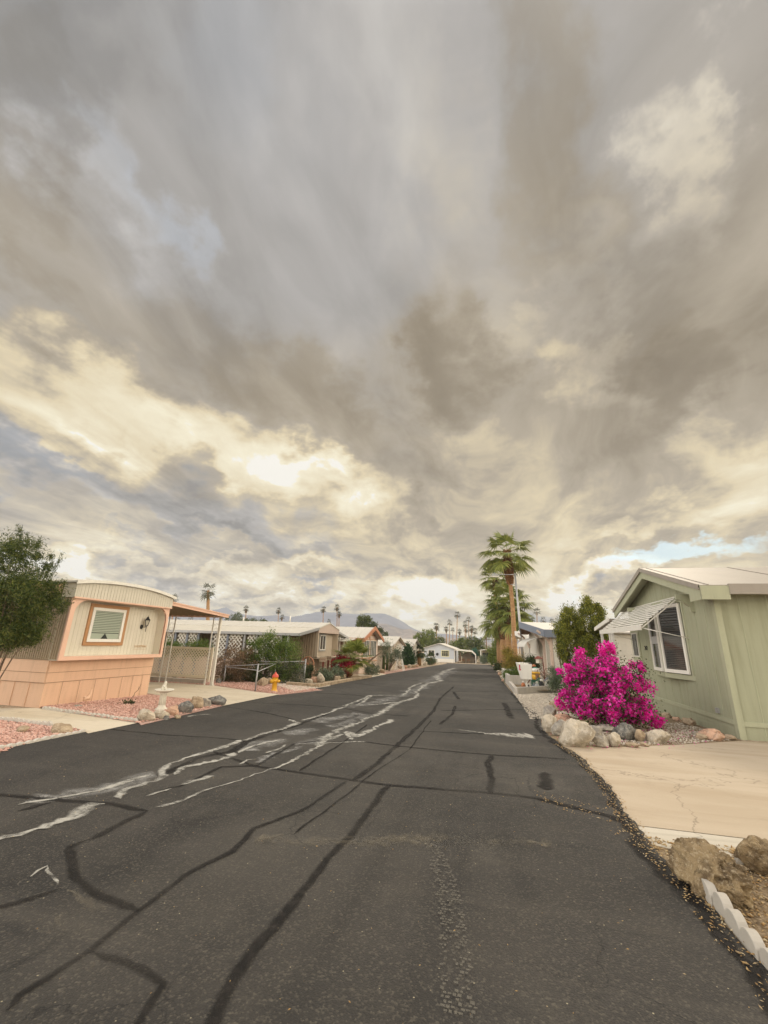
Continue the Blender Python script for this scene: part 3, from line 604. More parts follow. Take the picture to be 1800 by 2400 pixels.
tag(pebbles('fallen_petals', [(1.5, 9.3), (3.4, 10.3), (4.6, 11.6), (5.2, 13.4), (2.0, 12.6), (1.2, 11)], 420, .016, bract, 12, .03, .25, True), 'fallen magenta petals scattered round the bougainvillea', 'petals', kind='stuff')

# ------------------------------------------------------------------ buildings
def ribs(mb, axis, a0, a1, z0, z1, pitch, depth, at, sign=1, duty=.5):
    """standing ribs on a flat wall; axis 'X': wall in the X=at plane running along Y; 'Y': the reverse. z1 may be a function."""
    n = int((a1-a0)/pitch)
    for i in range(n):
        a = a0+(i+.25)*pitch; b_ = a+pitch*duty; zt = z1(a) if callable(z1) else z1
        if axis == 'X': mb.box(min(at, at+sign*depth), max(at, at+sign*depth), a, b_, z0, zt)
        else: mb.box(a, b_, min(at, at+sign*depth), max(at, at+sign*depth), z0, zt)
def corr(axis, a0, a1, z0, z1, pitch, depth, at, sign):
    """corrugated sheet wall"""
    m_ = MB(); n = int((a1-a0)/pitch); vs = []; prof = [(0, 0), (.3, 0), (.42, 1), (.88, 1)]
    for i in range(n):
        for t, d in prof:
            a = a0+(i+t)*pitch; q = at+sign*d*depth
            for z in (z0, z1): vs.append((q, a, z) if axis == 'X' else (a, q, z))
    k = len(vs)//2; m_.add(vs, [(2*i, 2*i+2, 2*i+3, 2*i+1) for i in range(k-1)]); return m_
def lattice(mb, axis, a0, a1, z0, z1, at, pitch=.095, w=.035, t=.008):
    """diagonal lattice of two crossing layers of laths clipped to the panel"""
    for layer, s in ((0, 1), (1, -1)):
        q = at+layer*t*1.05; c_ = a0-(z1-z0) if s > 0 else a0
        while c_ < (a1 if s > 0 else a1+(z1-z0)):
            # line a = c + s*(z-z0)
            lo_, hi_ = z0, z1
            if s > 0: lo_ = max(lo_, z0+(a0-c_)); hi_ = min(hi_, z0+(a1-c_))
            else: lo_ = max(lo_, z0+(c_-a1)); hi_ = min(hi_, z0+(c_-a0))
            if hi_-lo_ > .02:
                p0 = c_+s*(lo_-z0); p1 = c_+s*(hi_-z0); h = w*.7
                pts = [(p0-h, lo_), (p0+h, lo_), (p1+h, hi_), (p1-h, hi_)]; pts = [(min(max(a, a0), a1), z) for a, z in pts]
                mb.prism(pts, t, axis, q)
            c_ += pitch*1.414
def frame_rect(mb, axis, a0, a1, z0, z1, at, w, d):
    """rectangular frame lying on plane axis=at, thickness d (signed outward)"""
    def bx(p, q, r_, s):
        lo, hi = min(at, at+d), max(at, at+d)
        if axis == 'X': mb.box(lo, hi, p, q, r_, s)
        else: mb.box(p, q, lo, hi, r_, s)
    bx(a0, a1, z0, z0+w); bx(a0, a1, z1-w, z1); bx(a0, a0+w, z0+w, z1-w); bx(a1-w, a1, z0+w, z1-w)
def window(parent, axis, a0, a1, z0, z1, at, out, mat_f, mat_g=None, trim=None, mull=0, fw=.05, hbar=None):
    """window part with frame, pane and optional outer trim; out=+1/-1 outward direction"""
    m_ = MB(); frame_rect(m_, axis, a0, a1, z0, z1, at, fw, out*.06)
    for i in range(mull):
        c_ = a0+(a1-a0)*(i+1)/(mull+1); lo, hi = sorted((at+out*.01, at+out*.056))
        m_.box(lo, hi, c_-.02, c_+.02, z0+fw, z1-fw) if axis == 'X' else m_.box(c_-.02, c_+.02, lo, hi, z0+fw, z1-fw)
    if hbar is not None:
        lo, hi = sorted((at+out*.01, at+out*.052)); m_.box(lo, hi, a0+fw, a1-fw, hbar-.02, hbar+.02) if axis == 'X' else m_.box(a0+fw, a1-fw, lo, hi, hbar-.02, hbar+.02)
    wdw = m_.build('window', mat_f, parent)
    m_ = MB(); lo, hi = sorted((at+out*.002, at+out*.02))
    m_.box(lo, hi, a0+fw*.9, a1-fw*.9, z0+fw*.9, z1-fw*.9) if axis == 'X' else m_.box(a0+fw*.9, a1-fw*.9, lo, hi, z0+fw*.9, z1-fw*.9)
    m_.build('pane', mat_g or g_dark, wdw)
    if trim:
        m_ = MB(); frame_rect(m_, axis, a0-trim[0], a1+trim[0], z0-trim[0], z1+trim[0], at, trim[0]-.003, out*.045); m_.build('window_trim', trim[1], wdw)
    return wdw

# ---- A: cream mobile home with salmon skirting, front left
A = thing('mobile_home', 'cream mobile home with salmon skirting and one blinded window in a rounded salmon frame', 'mobile home', (-17, 10.9, -.25))
XF, XR, Y0, Y1 = -10.69, -11.02, 9.05, 12.68
arch = lambda y: 2.83+.19*max(0, 1-abs((y-10.75)/1.98)**2.3) if y < 12.9 else 2.83
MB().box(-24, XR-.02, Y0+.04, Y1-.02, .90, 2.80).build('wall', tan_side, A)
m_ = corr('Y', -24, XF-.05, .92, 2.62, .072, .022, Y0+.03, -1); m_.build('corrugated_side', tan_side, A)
m_ = MB().box(XR-.02, XR, Y0+.02, Y1-.02, .92, 2.62); ribs(m_, 'X', Y0+.1, Y1-.1, .93, 2.6, .13, .006, XR, 1, .62); m_.build('front_wall', cream, A)
# salmon frame with round upper corners
def rr(y0, y1, z0, z1, r):
    pts = [(y0, z0), (y1, z0)]
    for i in range(9): a = i/8*pi/2; pts.append((y1-r+r*cos(a), z1-r+r*sin(a)))
    for i in range(9): a = pi/2+i/8*pi/2; pts.append((y0+r+r*cos(a), z1-r+r*sin(a)))
    return pts
inn = rr(Y0+.13, Y1-.10, 1.0, 2.46, .36); m_ = MB(); cy, cz = (Y0+Y1)/2, 1.7
outp = []
for y, z in inn:
    if z < 1.01: outp.append((Y0 if y < cy else Y1, .90))
    elif y > Y1-.10-.36+.02 and z > 2.1: outp.append((Y1, z if z < 2.38 else 2.49) if z < 2.38 else (min(Y1, y+.1), 2.49))
    elif y < Y0+.13+.36-.02 and z > 2.1: outp.append((Y0, z) if z < 2.38 else (max(Y0, y-.1), 2.49))
    elif z > 2.1: outp.append((y, 2.49))
    else: outp.append((Y0 if y < cy else Y1, z))
n_ = len(inn); vs = [(XF, y, z) for y, z in inn]+[(XF, y, z) for y, z in outp]+[(XF-.05, y, z) for y, z in inn]+[(XF-.05, y, z) for y, z in outp]
fs = [(i, (i+1) % n_, (i+1) % n_+n_, i+n_) for i in range(n_)]+[(i+2*n_, i+3*n_, (i+1) % n_+3*n_, (i+1) % n_+2*n_) for i in range(n_)]+[(i+n_, (i+1) % n_+n_, (i+1) % n_+3*n_, i+3*n_) for i in range(n_)]
# corner blocks fill the gap between the round corner and the square post
m_.add(vs, fs); m_.box(XF-.05, XF-.002, Y0, Y0+.2, 2.30, 2.492); m_.box(XF-.05, XF-.002, Y1-.2, Y1, 2.30, 2.492); m_.build('front_frame', salmon_lt, A)
m_ = MB(); vs = [(XF-.05, y, z) for y, z in inn]+[(XR, y, z) for y, z in inn]; m_.add(vs, [(i, i+n_, (i+1) % n_+n_, (i+1) % n_) for i in range(n_)], False); m_.build('recess_lining', cream, A)
MB().box(XR, XF-.05, Y0+.034, Y0+.05, .9, 2.49).box(XR, XF-.05, Y1-.02, Y1, .9, 2.49).box(XR, XF-.051, Y0+.02, Y1-.02, .90, .93).build('return_panel', cream2, A)
prof = [(Y0-.02, 2.495)]+[(Y1+.02, 2.495)]+[(Y1+.02-(Y1-Y0+.04)*i/16, arch(Y1+.02-(Y1-Y0+.04)*i/16)) for i in range(17)]
m_ = MB().prism(prof, .42, 'X', -11.06); ribs(m_, 'X', Y0, Y1, 2.51, lambda y: arch(y)-.012, .105, .007, -10.64, 1, .72); m_.build('visor_panel', cream2, A)
MB().box(-10.645, -10.625, Y0-.02, Y1+.02, 2.475, 2.515).build('visor_trim', salmon_lt, A)
ra = [(Y0-.09+(Y1-Y0+.18)*i/20) for i in range(21)]
m_ = MB().prism([(y, arch(y)+.012) for y in ra]+[(y, arch(y)+.055) for y in ra[::-1]], 13.5, 'X', -24.08); 
for xx in np.arange(-23.5, -10.9, .62):
    m_.prism([(y, arch(y)+.053) for y in ra]+[(y, arch(y)+.075) for y in ra[::-1]], .03, 'X', float(xx))
m_.build('roof', white_m, A)
MB().prism([(y, arch(y)-.03) for y in ra]+[(y, arch(y)+.058) for y in ra[::-1]], .03, 'X', -10.60).build('roof_edge', white_old, A)
MB().box(-24, -11.1, Y0-.10, Y0-.03, 2.60, 2.83).box(-24, -11.1, Y0-.13, Y0-.05, 2.70, 2.78).build('side_fascia', salmon, A)
XS = -11.0
m_ = MB().box(-24, XS, Y0+.06, Y1-.02, -.45, .90)
m_.box(XS, XS+.030, Y0+.05, Y1-.01, .60, .89).box(XS, XS+.022, Y0+.05, Y1-.01, .36, .598).box(XS, XS+.012, Y0+.05, Y1-.01, -.27, .355)
for y in (9.55, 10.05, 10.55, 11.02, 11.48, 11.9, 12.3): m_.box(XS+.010, XS+.018, y, y+.035, -.27, .354)
m_.box(-24, XS-.01, Y0+.03, Y0+.06, .60, .89).box(-24, XS-.01, Y0+.038, Y0+.06, .36, .598)
for x in np.arange(-23.5, -11.0, .5): m_.box(float(x), float(x)+.03, Y0+.045, Y0+.062, -.4, .355)
m_.build('skirting', salmon, A)
m_ = MB().box(XS+.0225, XS+.0302, Y0+.05, Y1-.01, .592, .600).box(XS+.0125, XS+.0225, Y0+.05, Y1-.01, .350, .360)
for y in (9.55, 10.05, 10.55, 11.02, 11.48, 11.9, 12.3): m_.box(XS+.0181, XS+.0195, y+.026, y+.035, -.27, .352)
m_.box(-24, XS, Y0+.0285, Y0+.031, .592, .600).box(-24, XS, Y0+.036, Y0+.039, .350, .360)
m_.build('skirting_seams', seam_m, A)
wa = window(A, 'X', 9.98, 11.14, 1.36, 2.31, XR+.008, 1, white_p, g_mid, None, 0, .085)
m_ = MB(); frame_rect(m_, 'X', 9.90, 11.26, 1.26, 2.41, XR+.006, .095, .04); m_.build('window_trim', brown_trim, wa)
m_ = MB()   # horizontal pleats behind the glass, parted at the bottom
for i in range(15):
    z = 2.22-i*.047
    if z > 1.62: m_.box(XR+.0285, XR+.0300, 10.07, 11.05, z-.036, z)
for s in (-1, 1):
    for i in range(9):
        t = i/9.; m_.add([(XR+.030, 10.56, 1.60), (XR+.030, 10.56+s*.49, 1.60-t*.16), (XR+.030, 10.56+s*.49, 1.60-(t+.07)*.16), (XR+.0303, 10.56+s*(.12+.0*t), 1.45)], [(0, 1, 2, 3)])
m_.build('blind', blind, wa)
ln = thing('wall_lantern', 'black carriage lantern on the cream front wall', 'lantern', (XR+.02, 11.96, 1.85))
m_ = MB().lathe([(.0, 0), (.055, .0), (.055, .02), (.0, .021)], (0, 0, 0), 12); m_.v = [(XR+.012+z, 11.90+x, 1.84+y*1.25) for x, y, z in m_.v]; m_.build('back_plate', black_m, ln)
MB().tube([(XR+.02, 11.90, 1.84), (XR+.09, 11.93, 1.83), (XR+.14, 11.97, 1.86)], .012, 6).tube([(XR+.14, 11.97, 1.68), (XR+.14, 11.97, 1.88)], [.006, .016], 6).build('bracket', black_m, ln)
m_ = MB().lathe([(.05, 0), (.085, .16)], (XR+.14, 11.97, 1.89), 4, False); m_.build('lamp_glass', glass('lantern_glass', (.45, .42, .34), .3), ln)
m_ = MB().lathe([(.115, 0), (.10, .02), (.05, .07), (.045, .10), (.012, .115), (.008, .15), (.0, .152)], (XR+.14, 11.97, 2.05), 4, False).lathe([(.058, -.02), (.058, 0)], (XR+.14, 11.97, 1.89), 4, False)
for k in range(4): a = k*pi/2; m_.obar((XR+.14+.05*cos(a), 11.97+.05*sin(a), 1.89), (XR+.14+.087*cos(a), 11.97+.087*sin(a), 2.05), .012, .012)
m_.build('lantern_cage', black_m, ln)
# worn lettering on the siding: only faint strokes are left in the photograph
def text_obj(body, size, loc, rot, mat, parent, name='lettering', ext=.003):
    cu = bpy.data.curves.new('t', 'FONT'); cu.body = body; cu.size = size; cu.extrude = ext; cu.align_x = 'CENTER'; cu.align_y = 'CENTER'
    to = bpy.data.objects.new('t', cu); C.objects.link(to); to.matrix_world = Matrix.LocRotScale(Vector(loc), rot, None)
    dg = bpy.context.evaluated_depsgraph_get(); me = bpy.data.meshes.new_from_object(to.evaluated_get(dg)); me.name = name
    me.transform(Matrix.LocRotScale(Vector(loc), rot, None)); me.transform(Matrix.Translation(-OFF[root_of(parent).name]))
    me.materials.clear(); me.materials.append(mat); bpy.data.objects.remove(to); o = bpy.data.objects.new(name, me); C.objects.link(o); o.parent = parent; return o
from mathutils import Euler
faint = paint('faded_letter_paint', (.62, .44, .28), .6, .1, 9, .1)
text_obj('KAUFMAN', .105, (XR+.016, 12.02, 1.235), Euler((pi/2, 0, pi/2)).to_quaternion(), faint, A)
MB().box(XR+.0132, XR+.0145, 11.76, 12.28, 1.145, 1.155).build('lettering_underline', faint, A)
# ---- carport on the far side of A
CP = thing('carport', 'salmon edged carport roof on slim cream posts beside the cream home', 'carport', (-14, 15.5, -.4))
zr = lambda y: 2.80-.062*(y-12.7)
m_ = MB().add([(x, y, zr(y)+dz_) for dz_ in (0, .03) for y in (12.72, 17.25) for x in (-21, -11.5)], [(0, 2, 3, 1), (4, 5, 7, 6), (0, 1, 5, 4), (2, 6, 7, 3), (0, 4, 6, 2), (1, 3, 7, 5)])
for x in np.arange(-21, -11.6, .3): m_.obar((float(x), 12.74, zr(12.74)-.02), (float(x), 17.2, zr(17.2)-.02), .06, .035)
m_.build('roof', tan_side, CP)
MB().add([(-11.5+a, y, zr(y)+b_) for a in (0, .06) for y in (12.72, 17.33) for b_ in (-.075, .07)], [(0, 2, 3, 1), (4, 5, 7, 6), (0, 1, 5, 4), (2, 6, 7, 3), (0, 4, 6, 2), (1, 3, 7, 5)]).add([(x, 17.27+a, zr(17.3)+b_) for a in (0, .06) for x in (-21, -11.5) for b_ in (-.075, .07)], [(0, 2, 3, 1), (4, 5, 7, 6), (0, 1, 5, 4), (2, 6, 7, 3), (0, 4, 6, 2), (1, 3, 7, 5)]).obar((-11.43, 12.72, zr(12.72)+.045), (-11.43, 17.36, zr(17.36)+.045), .03, .04).build('fascia', salmon_lt, CP)
Yp = 17.2; zg = gz(Yp)+.02
xa, xb = atY(496, 1606, Yp)[0], atY(484, 1604, Yp)[0]; xc, xd = atY(388, 1592, Yp)[0], atY(379, 1590, Yp)[0]
MB().box(xa-.05, xa+.05, Yp-.05, Yp+.05, zg, zr(Yp)-.0).box(xa-.09, xa+.09, Yp-.07, Yp+.07, zg, zg+.03).build('post', white_old, CP)
for xx in (xb-.1, xc, xd-.12): MB().box(xx-.02, xx+.02, Yp-.02, Yp+.02, zg-.05, zr(Yp)).build('post', white_old, CP)
m_ = MB()
for x0_, x1_ in ((xb-.1, xa), (xd-.12, xc)):
    m_ = MB()
    for zc in (.1, .55, 1.0, 1.5, 2.0):
        w_ = x1_-x0_; pts = [(x0_+w_*(.5+.46*cos(a)), Yp, zc+.16*sin(a)) for a in np.linspace(pi, 0, 9)]; m_.tube(pts, .008, 5)
        pts = [(x0_+w_*(.5+.4*cos(a)*(1-a/12)), Yp, zc-.12+.10*sin(a)*(1-a/12)) for a in np.linspace(0, 7, 16)]; m_.tube(pts, .007, 5)
    m_.build('scrollwork', white_old, CP)
LF = thing('lattice_screen', 'waist high cream lattice screen standing under the carport edge', 'lattice screen', (-14, 17.6, -.2))
xl0, xl1 = -17.5, atY(500, 1520, 17.55)[0]
m_ = MB(); lattice(m_, 'Y', xl0, xl1-.04, -.06, 1.03, 17.55, .105, .045, .010); m_.build('lattice', lattice_m, LF)
m_ = MB().box(xl0, xl1, 17.52, 17.58, 1.02, 1.13).box(xl0, xl1, 17.52, 17.58, -.17, -.05).box(xl1-.07, xl1+.02, 17.515, 17.585, -.3, 1.14)
for x in (-17.4, -15.4): m_.box(x, x+.08, 17.515, 17.585, -.35, 1.14)
m_.build('frame', lattice_m, LF)
tag(MB().box(-18, xl1-.3, 17.62, 17.78, -.55, -.24).build('low_wall', conc_l), 'low grey block wall under the cream lattice screen', 'wall')

# ---- B: long beige home with latticed porch
B = thing('mobile_home', 'long beige mobile home with white roof, latticed porch and narrow white end window', 'mobile home', (-22, 27.6, -.7))
bx0, by0, by1, bxf = -46, 25.8, 29.55, -10.5
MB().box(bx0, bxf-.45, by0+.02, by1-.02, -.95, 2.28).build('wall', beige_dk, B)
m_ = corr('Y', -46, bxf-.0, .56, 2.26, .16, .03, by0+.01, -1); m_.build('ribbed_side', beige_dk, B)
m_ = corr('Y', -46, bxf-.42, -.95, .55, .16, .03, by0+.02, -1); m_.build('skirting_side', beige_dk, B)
MB().box(bxf-.45, bxf-.40, by0+.1, by1-.1, .56, 2.06).build('front_wall', beige, B)
m_ = MB().box(bxf-.40, bxf, by0, by0+.10, .55, 2.05).box(bxf-.40, bxf, by1-.10, by1, .55, 2.05).box(bxf-.40, bxf, by0, by1, .50, .60); m_.build('front_frame', beige, B)
MB().prism([(by0-.02, 2.05), (by1+.02, 2.05), (by1+.02, 2.32), (27.6, 2.68), (by0-.02, 2.32)], .46, 'X', bxf-.44).build('gable_panel', mauve, B)
window(B, 'X', 27.05, 28.05, .97, 1.93, bxf-.40, 1, white_p, g_dark, (.06, grey_m), 1, .06)
m_ = MB().box(bxf-.52, bxf-.47, by0+.1, by1-.1, -.95, .50)
for y in np.arange(by0+.2, by1-.2, .3): m_.box(bxf-.47, bxf-.45, float(y), float(y)+.04, -.95, -.15)
m_.box(bxf-.47, bxf-.44, by0+.1, by1-.1, -.18, -.10); m_.build('skirting', beige, B)
def gable_roof(name, x0, x1, pts, th, mat, parent, seams=None, sm_mat=None):
    """roof shell running along X with the (Y,Z) profile pts"""
    m_ = MB().prism(pts+[(y, z+th) for y, z in pts[::-1]], x1-x0, 'X', x0)
    if seams:
        for x in np.arange(x0+.2, x1, seams):
            m_.prism([(y, z+th-.005) for y, z in pts]+[(y, z+th+.02) for y, z in pts[::-1]], .035, 'X', float(x))
    return m_.build(name, mat, parent)
gable_roof('roof', bx0-.1, bxf+.06, [(by0-.06, 2.30), (27.6, 2.69), (by1+.06, 2.30)], .05, white_m, B, .6)
gable_roof('porch_roof', bx0-.1, bxf+.02, [(23.0, 1.88), (by0-.05, 2.27)], .05, white_m, B, .3)
MB().box(bx0, bxf+.04, 22.94, 23.0, 1.80, 1.94).add([(bxf+.02+a, y, z+b_) for a in (0, .05) for y, z in ((22.94, 1.88), (by0, 2.29)) for b_ in (-.08, .08)], [(0, 2, 3, 1), (4, 5, 7, 6), (0, 1, 5, 4), (2, 6, 7, 3), (0, 4, 6, 2), (1, 3, 7, 5)]).build('porch_gutter', grey_m, B)
gable_roof('carport_roof', -24, bxf-.3, [(by1+.05, 2.26), (32.6, 1.80)], .05, white_m, B, .3)
MB().add([(bxf-.3+a, y, z+b_) for a in (0, .05) for y, z in ((by1+.04, 2.28), (32.7, 1.80)) for b_ in (-.05, .09)], [(0, 2, 3, 1), (4, 5, 7, 6), (0, 1, 5, 4), (2, 6, 7, 3), (0, 4, 6, 2), (1, 3, 7, 5)]).build('carport_fascia', grey_m, B)
MB().tube([(-17, 27.6, 2.70), (-17, 27.6, 3.0)], .05, 8).build('vent_pipe', white_old, B)
MB().tube([(-13.4, 27.6, 2.72), (-13.4, 27.6, 3.15)], .04, 8).build('vent_pipe', white_old, B)
for yy, xx in ((31.3, -11.0), (32.3, -11.0), (31.8, -14), (32.3, -17)): MB().box(xx-.05, xx+.05, yy-.05, yy+.05, gz(yy), 2.0-(yy-30)*.09).build('carport_post', white_old, B)
Yq = 23.12; xx_ = lambda p: atY(p, 1500, Yq)[0]
pan = [(330, 352), (360, 382), (388, 405), (414, 436), (439, 462), (497, 532), (534, 568), (578, 600), (602, 628), (630, 656)]
for p0, p1 in pan:
    m_ = MB(); a0, a1 = xx_(p0), xx_(p1); lattice(m_, 'Y', a0, a1, .45, 1.78, Yq+.02, .17, .085, .01); m_.build('lattice_panel', white_p, B)
for p in (384, 410, 437.5, 464, 495, 533, 573, 601, 629, 658, 675): MB().box(xx_(p)-.06, xx_(p)+.06, Yq-.03, Yq+.06, -.6, 1.85).build('porch_post', grey_m if p > 560 else greyblue, B)
MB().box(-40, -11.5, Yq-.0, Yq+.05, -.6, .44).build('porch_skirt', pinkwall, B)
window(B, 'Y', -13.1, -12.4, .95, 1.95, by0-.02, -1, wood_b, g_dark, None, 0, .06, 1.5)

# ---- C: pinkish home with rust gable
Cc = thing('mobile_home', 'pinkish home with rust red prow gable and tall paned windows', 'mobile home', (-18, 36.5, -.9))
cy0, cy1, cxf = 33.6, 39.3, -10.1; cm = (cy0+cy1)/2
MB().prism([(cy0, -1.1), (cy1, -1.1), (cy1, 1.9), (cm, 2.72), (cy0, 1.9)], 20, 'X', cxf-20).build('wall', pinkwall, Cc)
gable_roof('roof', cxf-20.3, cxf+.45, [(cy0-.35, 1.80), (cm, 2.74), (cy1+.35, 1.80)], .06, white_m, Cc, .6)
for s, (ya, yb) in enumerate(((cy0-.42, cm), (cm, cy1+.42))):
    za = 1.76 if s == 0 else 2.78; zb = 2.78 if s == 0 else 1.76
    MB().add([(cxf+.45+a, y, z+b_) for a in (0, .07) for y, z in ((ya, za), (yb, zb)) for b_ in (-.20, .10)], [(0, 2, 3, 1), (4, 5, 7, 6), (0, 1, 5, 4), (2, 6, 7, 3), (0, 4, 6, 2), (1, 3, 7, 5)]).build('bargeboard', rust, Cc)
MB().box(cxf-1.2, cxf+.44, cy0-.42, cy0-.34, 1.56, 1.86).build('eave_board', rust, Cc)
gable_roof('side_awning', cxf-12, cxf-.2, [(cy0-2.6, 1.55), (cy0-.1, 1.80)], .05, white_m, Cc, .3)
gable_roof('side_awning', cxf-8, cxf-.9, [(cy1+.1, 1.7), (cy1+3.0, 1.35)], .05, rust, Cc)
m_ = MB().box(cxf, cxf+.05, cm-.05, cm+.05, -.9, 2.6).box(cxf, cxf+.045, cy0+1.2, cy1-1.2, 2.10, 2.18).box(cxf, cxf+.045, cy0+.2, cy1-.2, -.02, .05); m_.build('front_battens', brown_trim, Cc)
for y0_, y1_ in ((cy0+.75, cm-.12), (cm+.12, cy1-.7)): window(Cc, 'X', y0_, y1_, .35, 1.72, cxf+.005, 1, white_p, g_mid, (.07, brown_trim), 3, .05)

# ---- D, E: white roofed homes further along
for nm, lab, xf, y0_, y1_, ze, zp, wl in (('mobile_home', 'grey green home under a bright white roof, left of the dark conical cypress', -10.5, 46.0, 53.6, 1.32, 2.22, beige), ('mobile_home', 'low white roofed home rising just behind the dark conical cypress', -10.8, 60, 67.5, 1.15, 2.12, wsiding)):
    D = thing(nm, lab, 'mobile home', (xf-8, (y0_+y1_)/2, gz(y0_))); ym = (y0_+y1_)/2
    MB().prism([(y0_+1.2, gz(y1_)-.1), (y1_-1, gz(y1_)-.1), (y1_-1, ze), (ym, zp-.1), (y0_+1.2, ze)], 16, 'X', xf-16).build('wall', wl, D)
    gable_roof('roof', xf-16.3, xf+.4, [(y0_, ze-.12), (ym, zp), (y1_, ze-.12)], .07, white_m, D, .8)
    MB().box(xf+.40, xf+.45, y0_, y0_+.9, ze-.22, ze+.1).build('eave_trim', mauve, D)
    for k in range(3): MB().box(xf+.1-k*1.9, xf+.2-k*1.9, y0_+.1, y0_+.2, gz(y0_)-.1, ze-.1).build('porch_post', white_old, D)
    window(D, 'X', ym-1.2, ym+.6, ze-1.6, ze-.4, xf+.005, 1, white_p, g_dark, None, 1, .08)
    window(D, 'Y', xf-4, xf-2.2, ze-1.5, ze-.4, y0_+1.195, -1, white_p, g_dark, None, 1, .08)
# ---- F: pale blue house closing the street
Fh = thing('house', 'pale blue gabled house closing the far end of the street', 'house', (-12.8, 118, -2.8))
yf = 112.6
MB().prism([(-16.6, -2.9), (-9.0, -2.9), (-9.0, .45), (-12.75, 1.62), (-16.6, .45)], 14, 'Y', yf).build('wall', lblue, Fh)
def groof(name, y0, y1, pts, th, mat, parent): return MB().prism(pts+[(x, z+th) for x, z in pts[::-1]], y1-y0, 'Y', y0).build(name, mat, parent)
groof('roof', yf-.55, yf+14, [(-17.2, .32), (-12.75, 1.66), (-8.6, .36)], .14, white_m, Fh)
MB().box(-16.6, -9.0, yf-.05, yf-.01, -2.9, -1.95).build('plinth', white_p, Fh)
window(Fh, 'Y', -12.25, -10.25, -1.45, .12, yf-.01, -1, paint('cream_window_frame', (.72, .68, .42), .5), g_mid, None, 3, .14, -.5)
window(Fh, 'Y', -15.6, -13.9, -1.6, .1, yf-.01, -1, white_p, g_mid, None, 1, .12)
tag(MB().lathe([(.0, 0), (.34, .02), (.34, .08), (.0, .1)], (0, 0, 0), 16).build('wall_wreath', black_m), 'dark round ornament on the pale blue gable wall', 'ornament'); o = bpy.data.objects['wall_wreath']; o.location = (-13.25, yf-.06, -.9); o.rotation_euler = (pi/2, 0, 0)
FC = thing('carport', 'white carport arch joined to the pale blue house, furniture beneath', 'carport', (-6.4, 115, -2.8))
groof('roof', yf-.4, yf+7, [(-8.9, .38), (-4.7, .10), (-3.75, -.72)], .10, white_m, FC)
MB().box(-3.82, -3.62, yf-.35, yf-.15, -2.9, -.6).build('post', white_p, FC)
MB().box(-8.98, -8.84, yf-.35, yf-.15, -2.9, .4).build('post', white_p, FC)
MB().prism([(-8.9, .18), (-4.7, -.06), (-3.8, -.82), (-3.65, -.72), (-4.6, .1), (-8.9, .38)], .1, 'Y', yf-.42).build('fascia', white_p, FC)
tag(MB().box(-7.4, -4.2, 119, 119.2, -2.9, -.9).prism([(-7.0, -.9), (-4.9, -.9), (-5.95, -.1)], .2, 'Y', 119).build('garden_shed', beige), 'grey shed wall seen beneath the white carport arch', 'shed')
for k, (x, y, lb) in enumerate(((-7.7, 113.6, 'left'), (-6.9, 114, 'middle'), (-5.6, 113.8, 'right'))):
    ch = thing('patio_chair', 'dark brown patio chair, %s of three under the far white carport' % {'left': 'leftmost', 'middle': 'middle one', 'right': 'rightmost'}[lb], 'chair', (x, y, -2.75), 'patio chairs under the far carport')
    MB().box(x-.32, x+.32, y-.3, y+.3, -2.35, -2.28).build('seat', wood_b, ch); MB().box(x-.32, x+.32, y+.28, y+.34, -2.3, -1.75).build('backrest', wood_b, ch)
    for sx in (-.28, .28):
        for sy in (-.26, .26): MB().box(x+sx-.03, x+sx+.03, y+sy-.03, y+sy+.03, -2.8, -2.34).build('leg', wood_b, ch)
Fr = thing('house', 'white roofed porch house half hidden at the right end of the street', 'house', (2, 120, -2.8))
MB().box(-2.3, 6, 118, 126, -2.9, .25).build('wall', beige, Fr); groof('roof', 112.8, 126, [(-2.7, .30), (1.2, .75), (6.5, .2)], .12, white_m, Fr)
MB().box(-2.6, -2.35, 113, 113.2, -2.9, .3).build('porch_post', white_p, Fr); MB().box(-.8, 3.6, 113, 113.2, -2.9, -1.3).build('porch_wall', wsiding, Fr); MB().box(-2.1, 6, 117.9, 117.98, -2.6, -.2).build('porch_screen', dark_in, Fr)

# ---- G: sage green house number 242, front right
Gh = thing('mobile_home', 'sage green home numbered 242 with bow windows under a slatted awning', 'mobile home', (12, 16, -.4))
gx, gy0, gy1, gm = 5.55, 12.5, 19.6, 16.05
MB().prism([(gy0, -.55), (gy1, -.6), (gy1, 3.17), (gm, 4.16), (gy0, 3.17)], 15, 'X', gx).build('wall', olive, Gh)
m_ = MB()
for y in np.arange(gy0+.6, gy1-.3, .61):
    y = float(y)
    if 14.3 < y < 17.3: m_.box(gx-.008, gx-.0, y, y+.02, .12, .80)
    else: m_.box(gx-.008, gx-.0, y, y+.02, .12, 3.1)
for y in np.arange(gy0+.9, gy1-.6, 1.2): m_.box(gx-.008, gx, float(y), float(y)+.025, 3.24, 3.2+max(.1, .27*(3.5-abs(float(y)-gm))))
m_.box(gx-.018, gx, gy0+.1, gy1, 3.16, 3.22)
for x in np.arange(gx+.5, 20, .61): m_.box(float(x), float(x)+.02, gy0-.008, gy0, -.2, 3.1)
m_.build('wall_battens', olive_t, Gh)
m_ = MB().box(gx-.035, gx+.10, gy0-.035, gy0+.12, -.5, 3.15).box(gx-.025, gx, gy0+.12, gy1, -.02, .08).box(gx-.028, gx, gy0+.12, gy1, -.5, -.42).box(gx+.1, 20, gy0-.025, gy0, -.02, .08).box(gx+.1, 20, gy0-.025, gy0, 3.0, 3.1)
m_.build('corner_trim', olive_t, Gh)
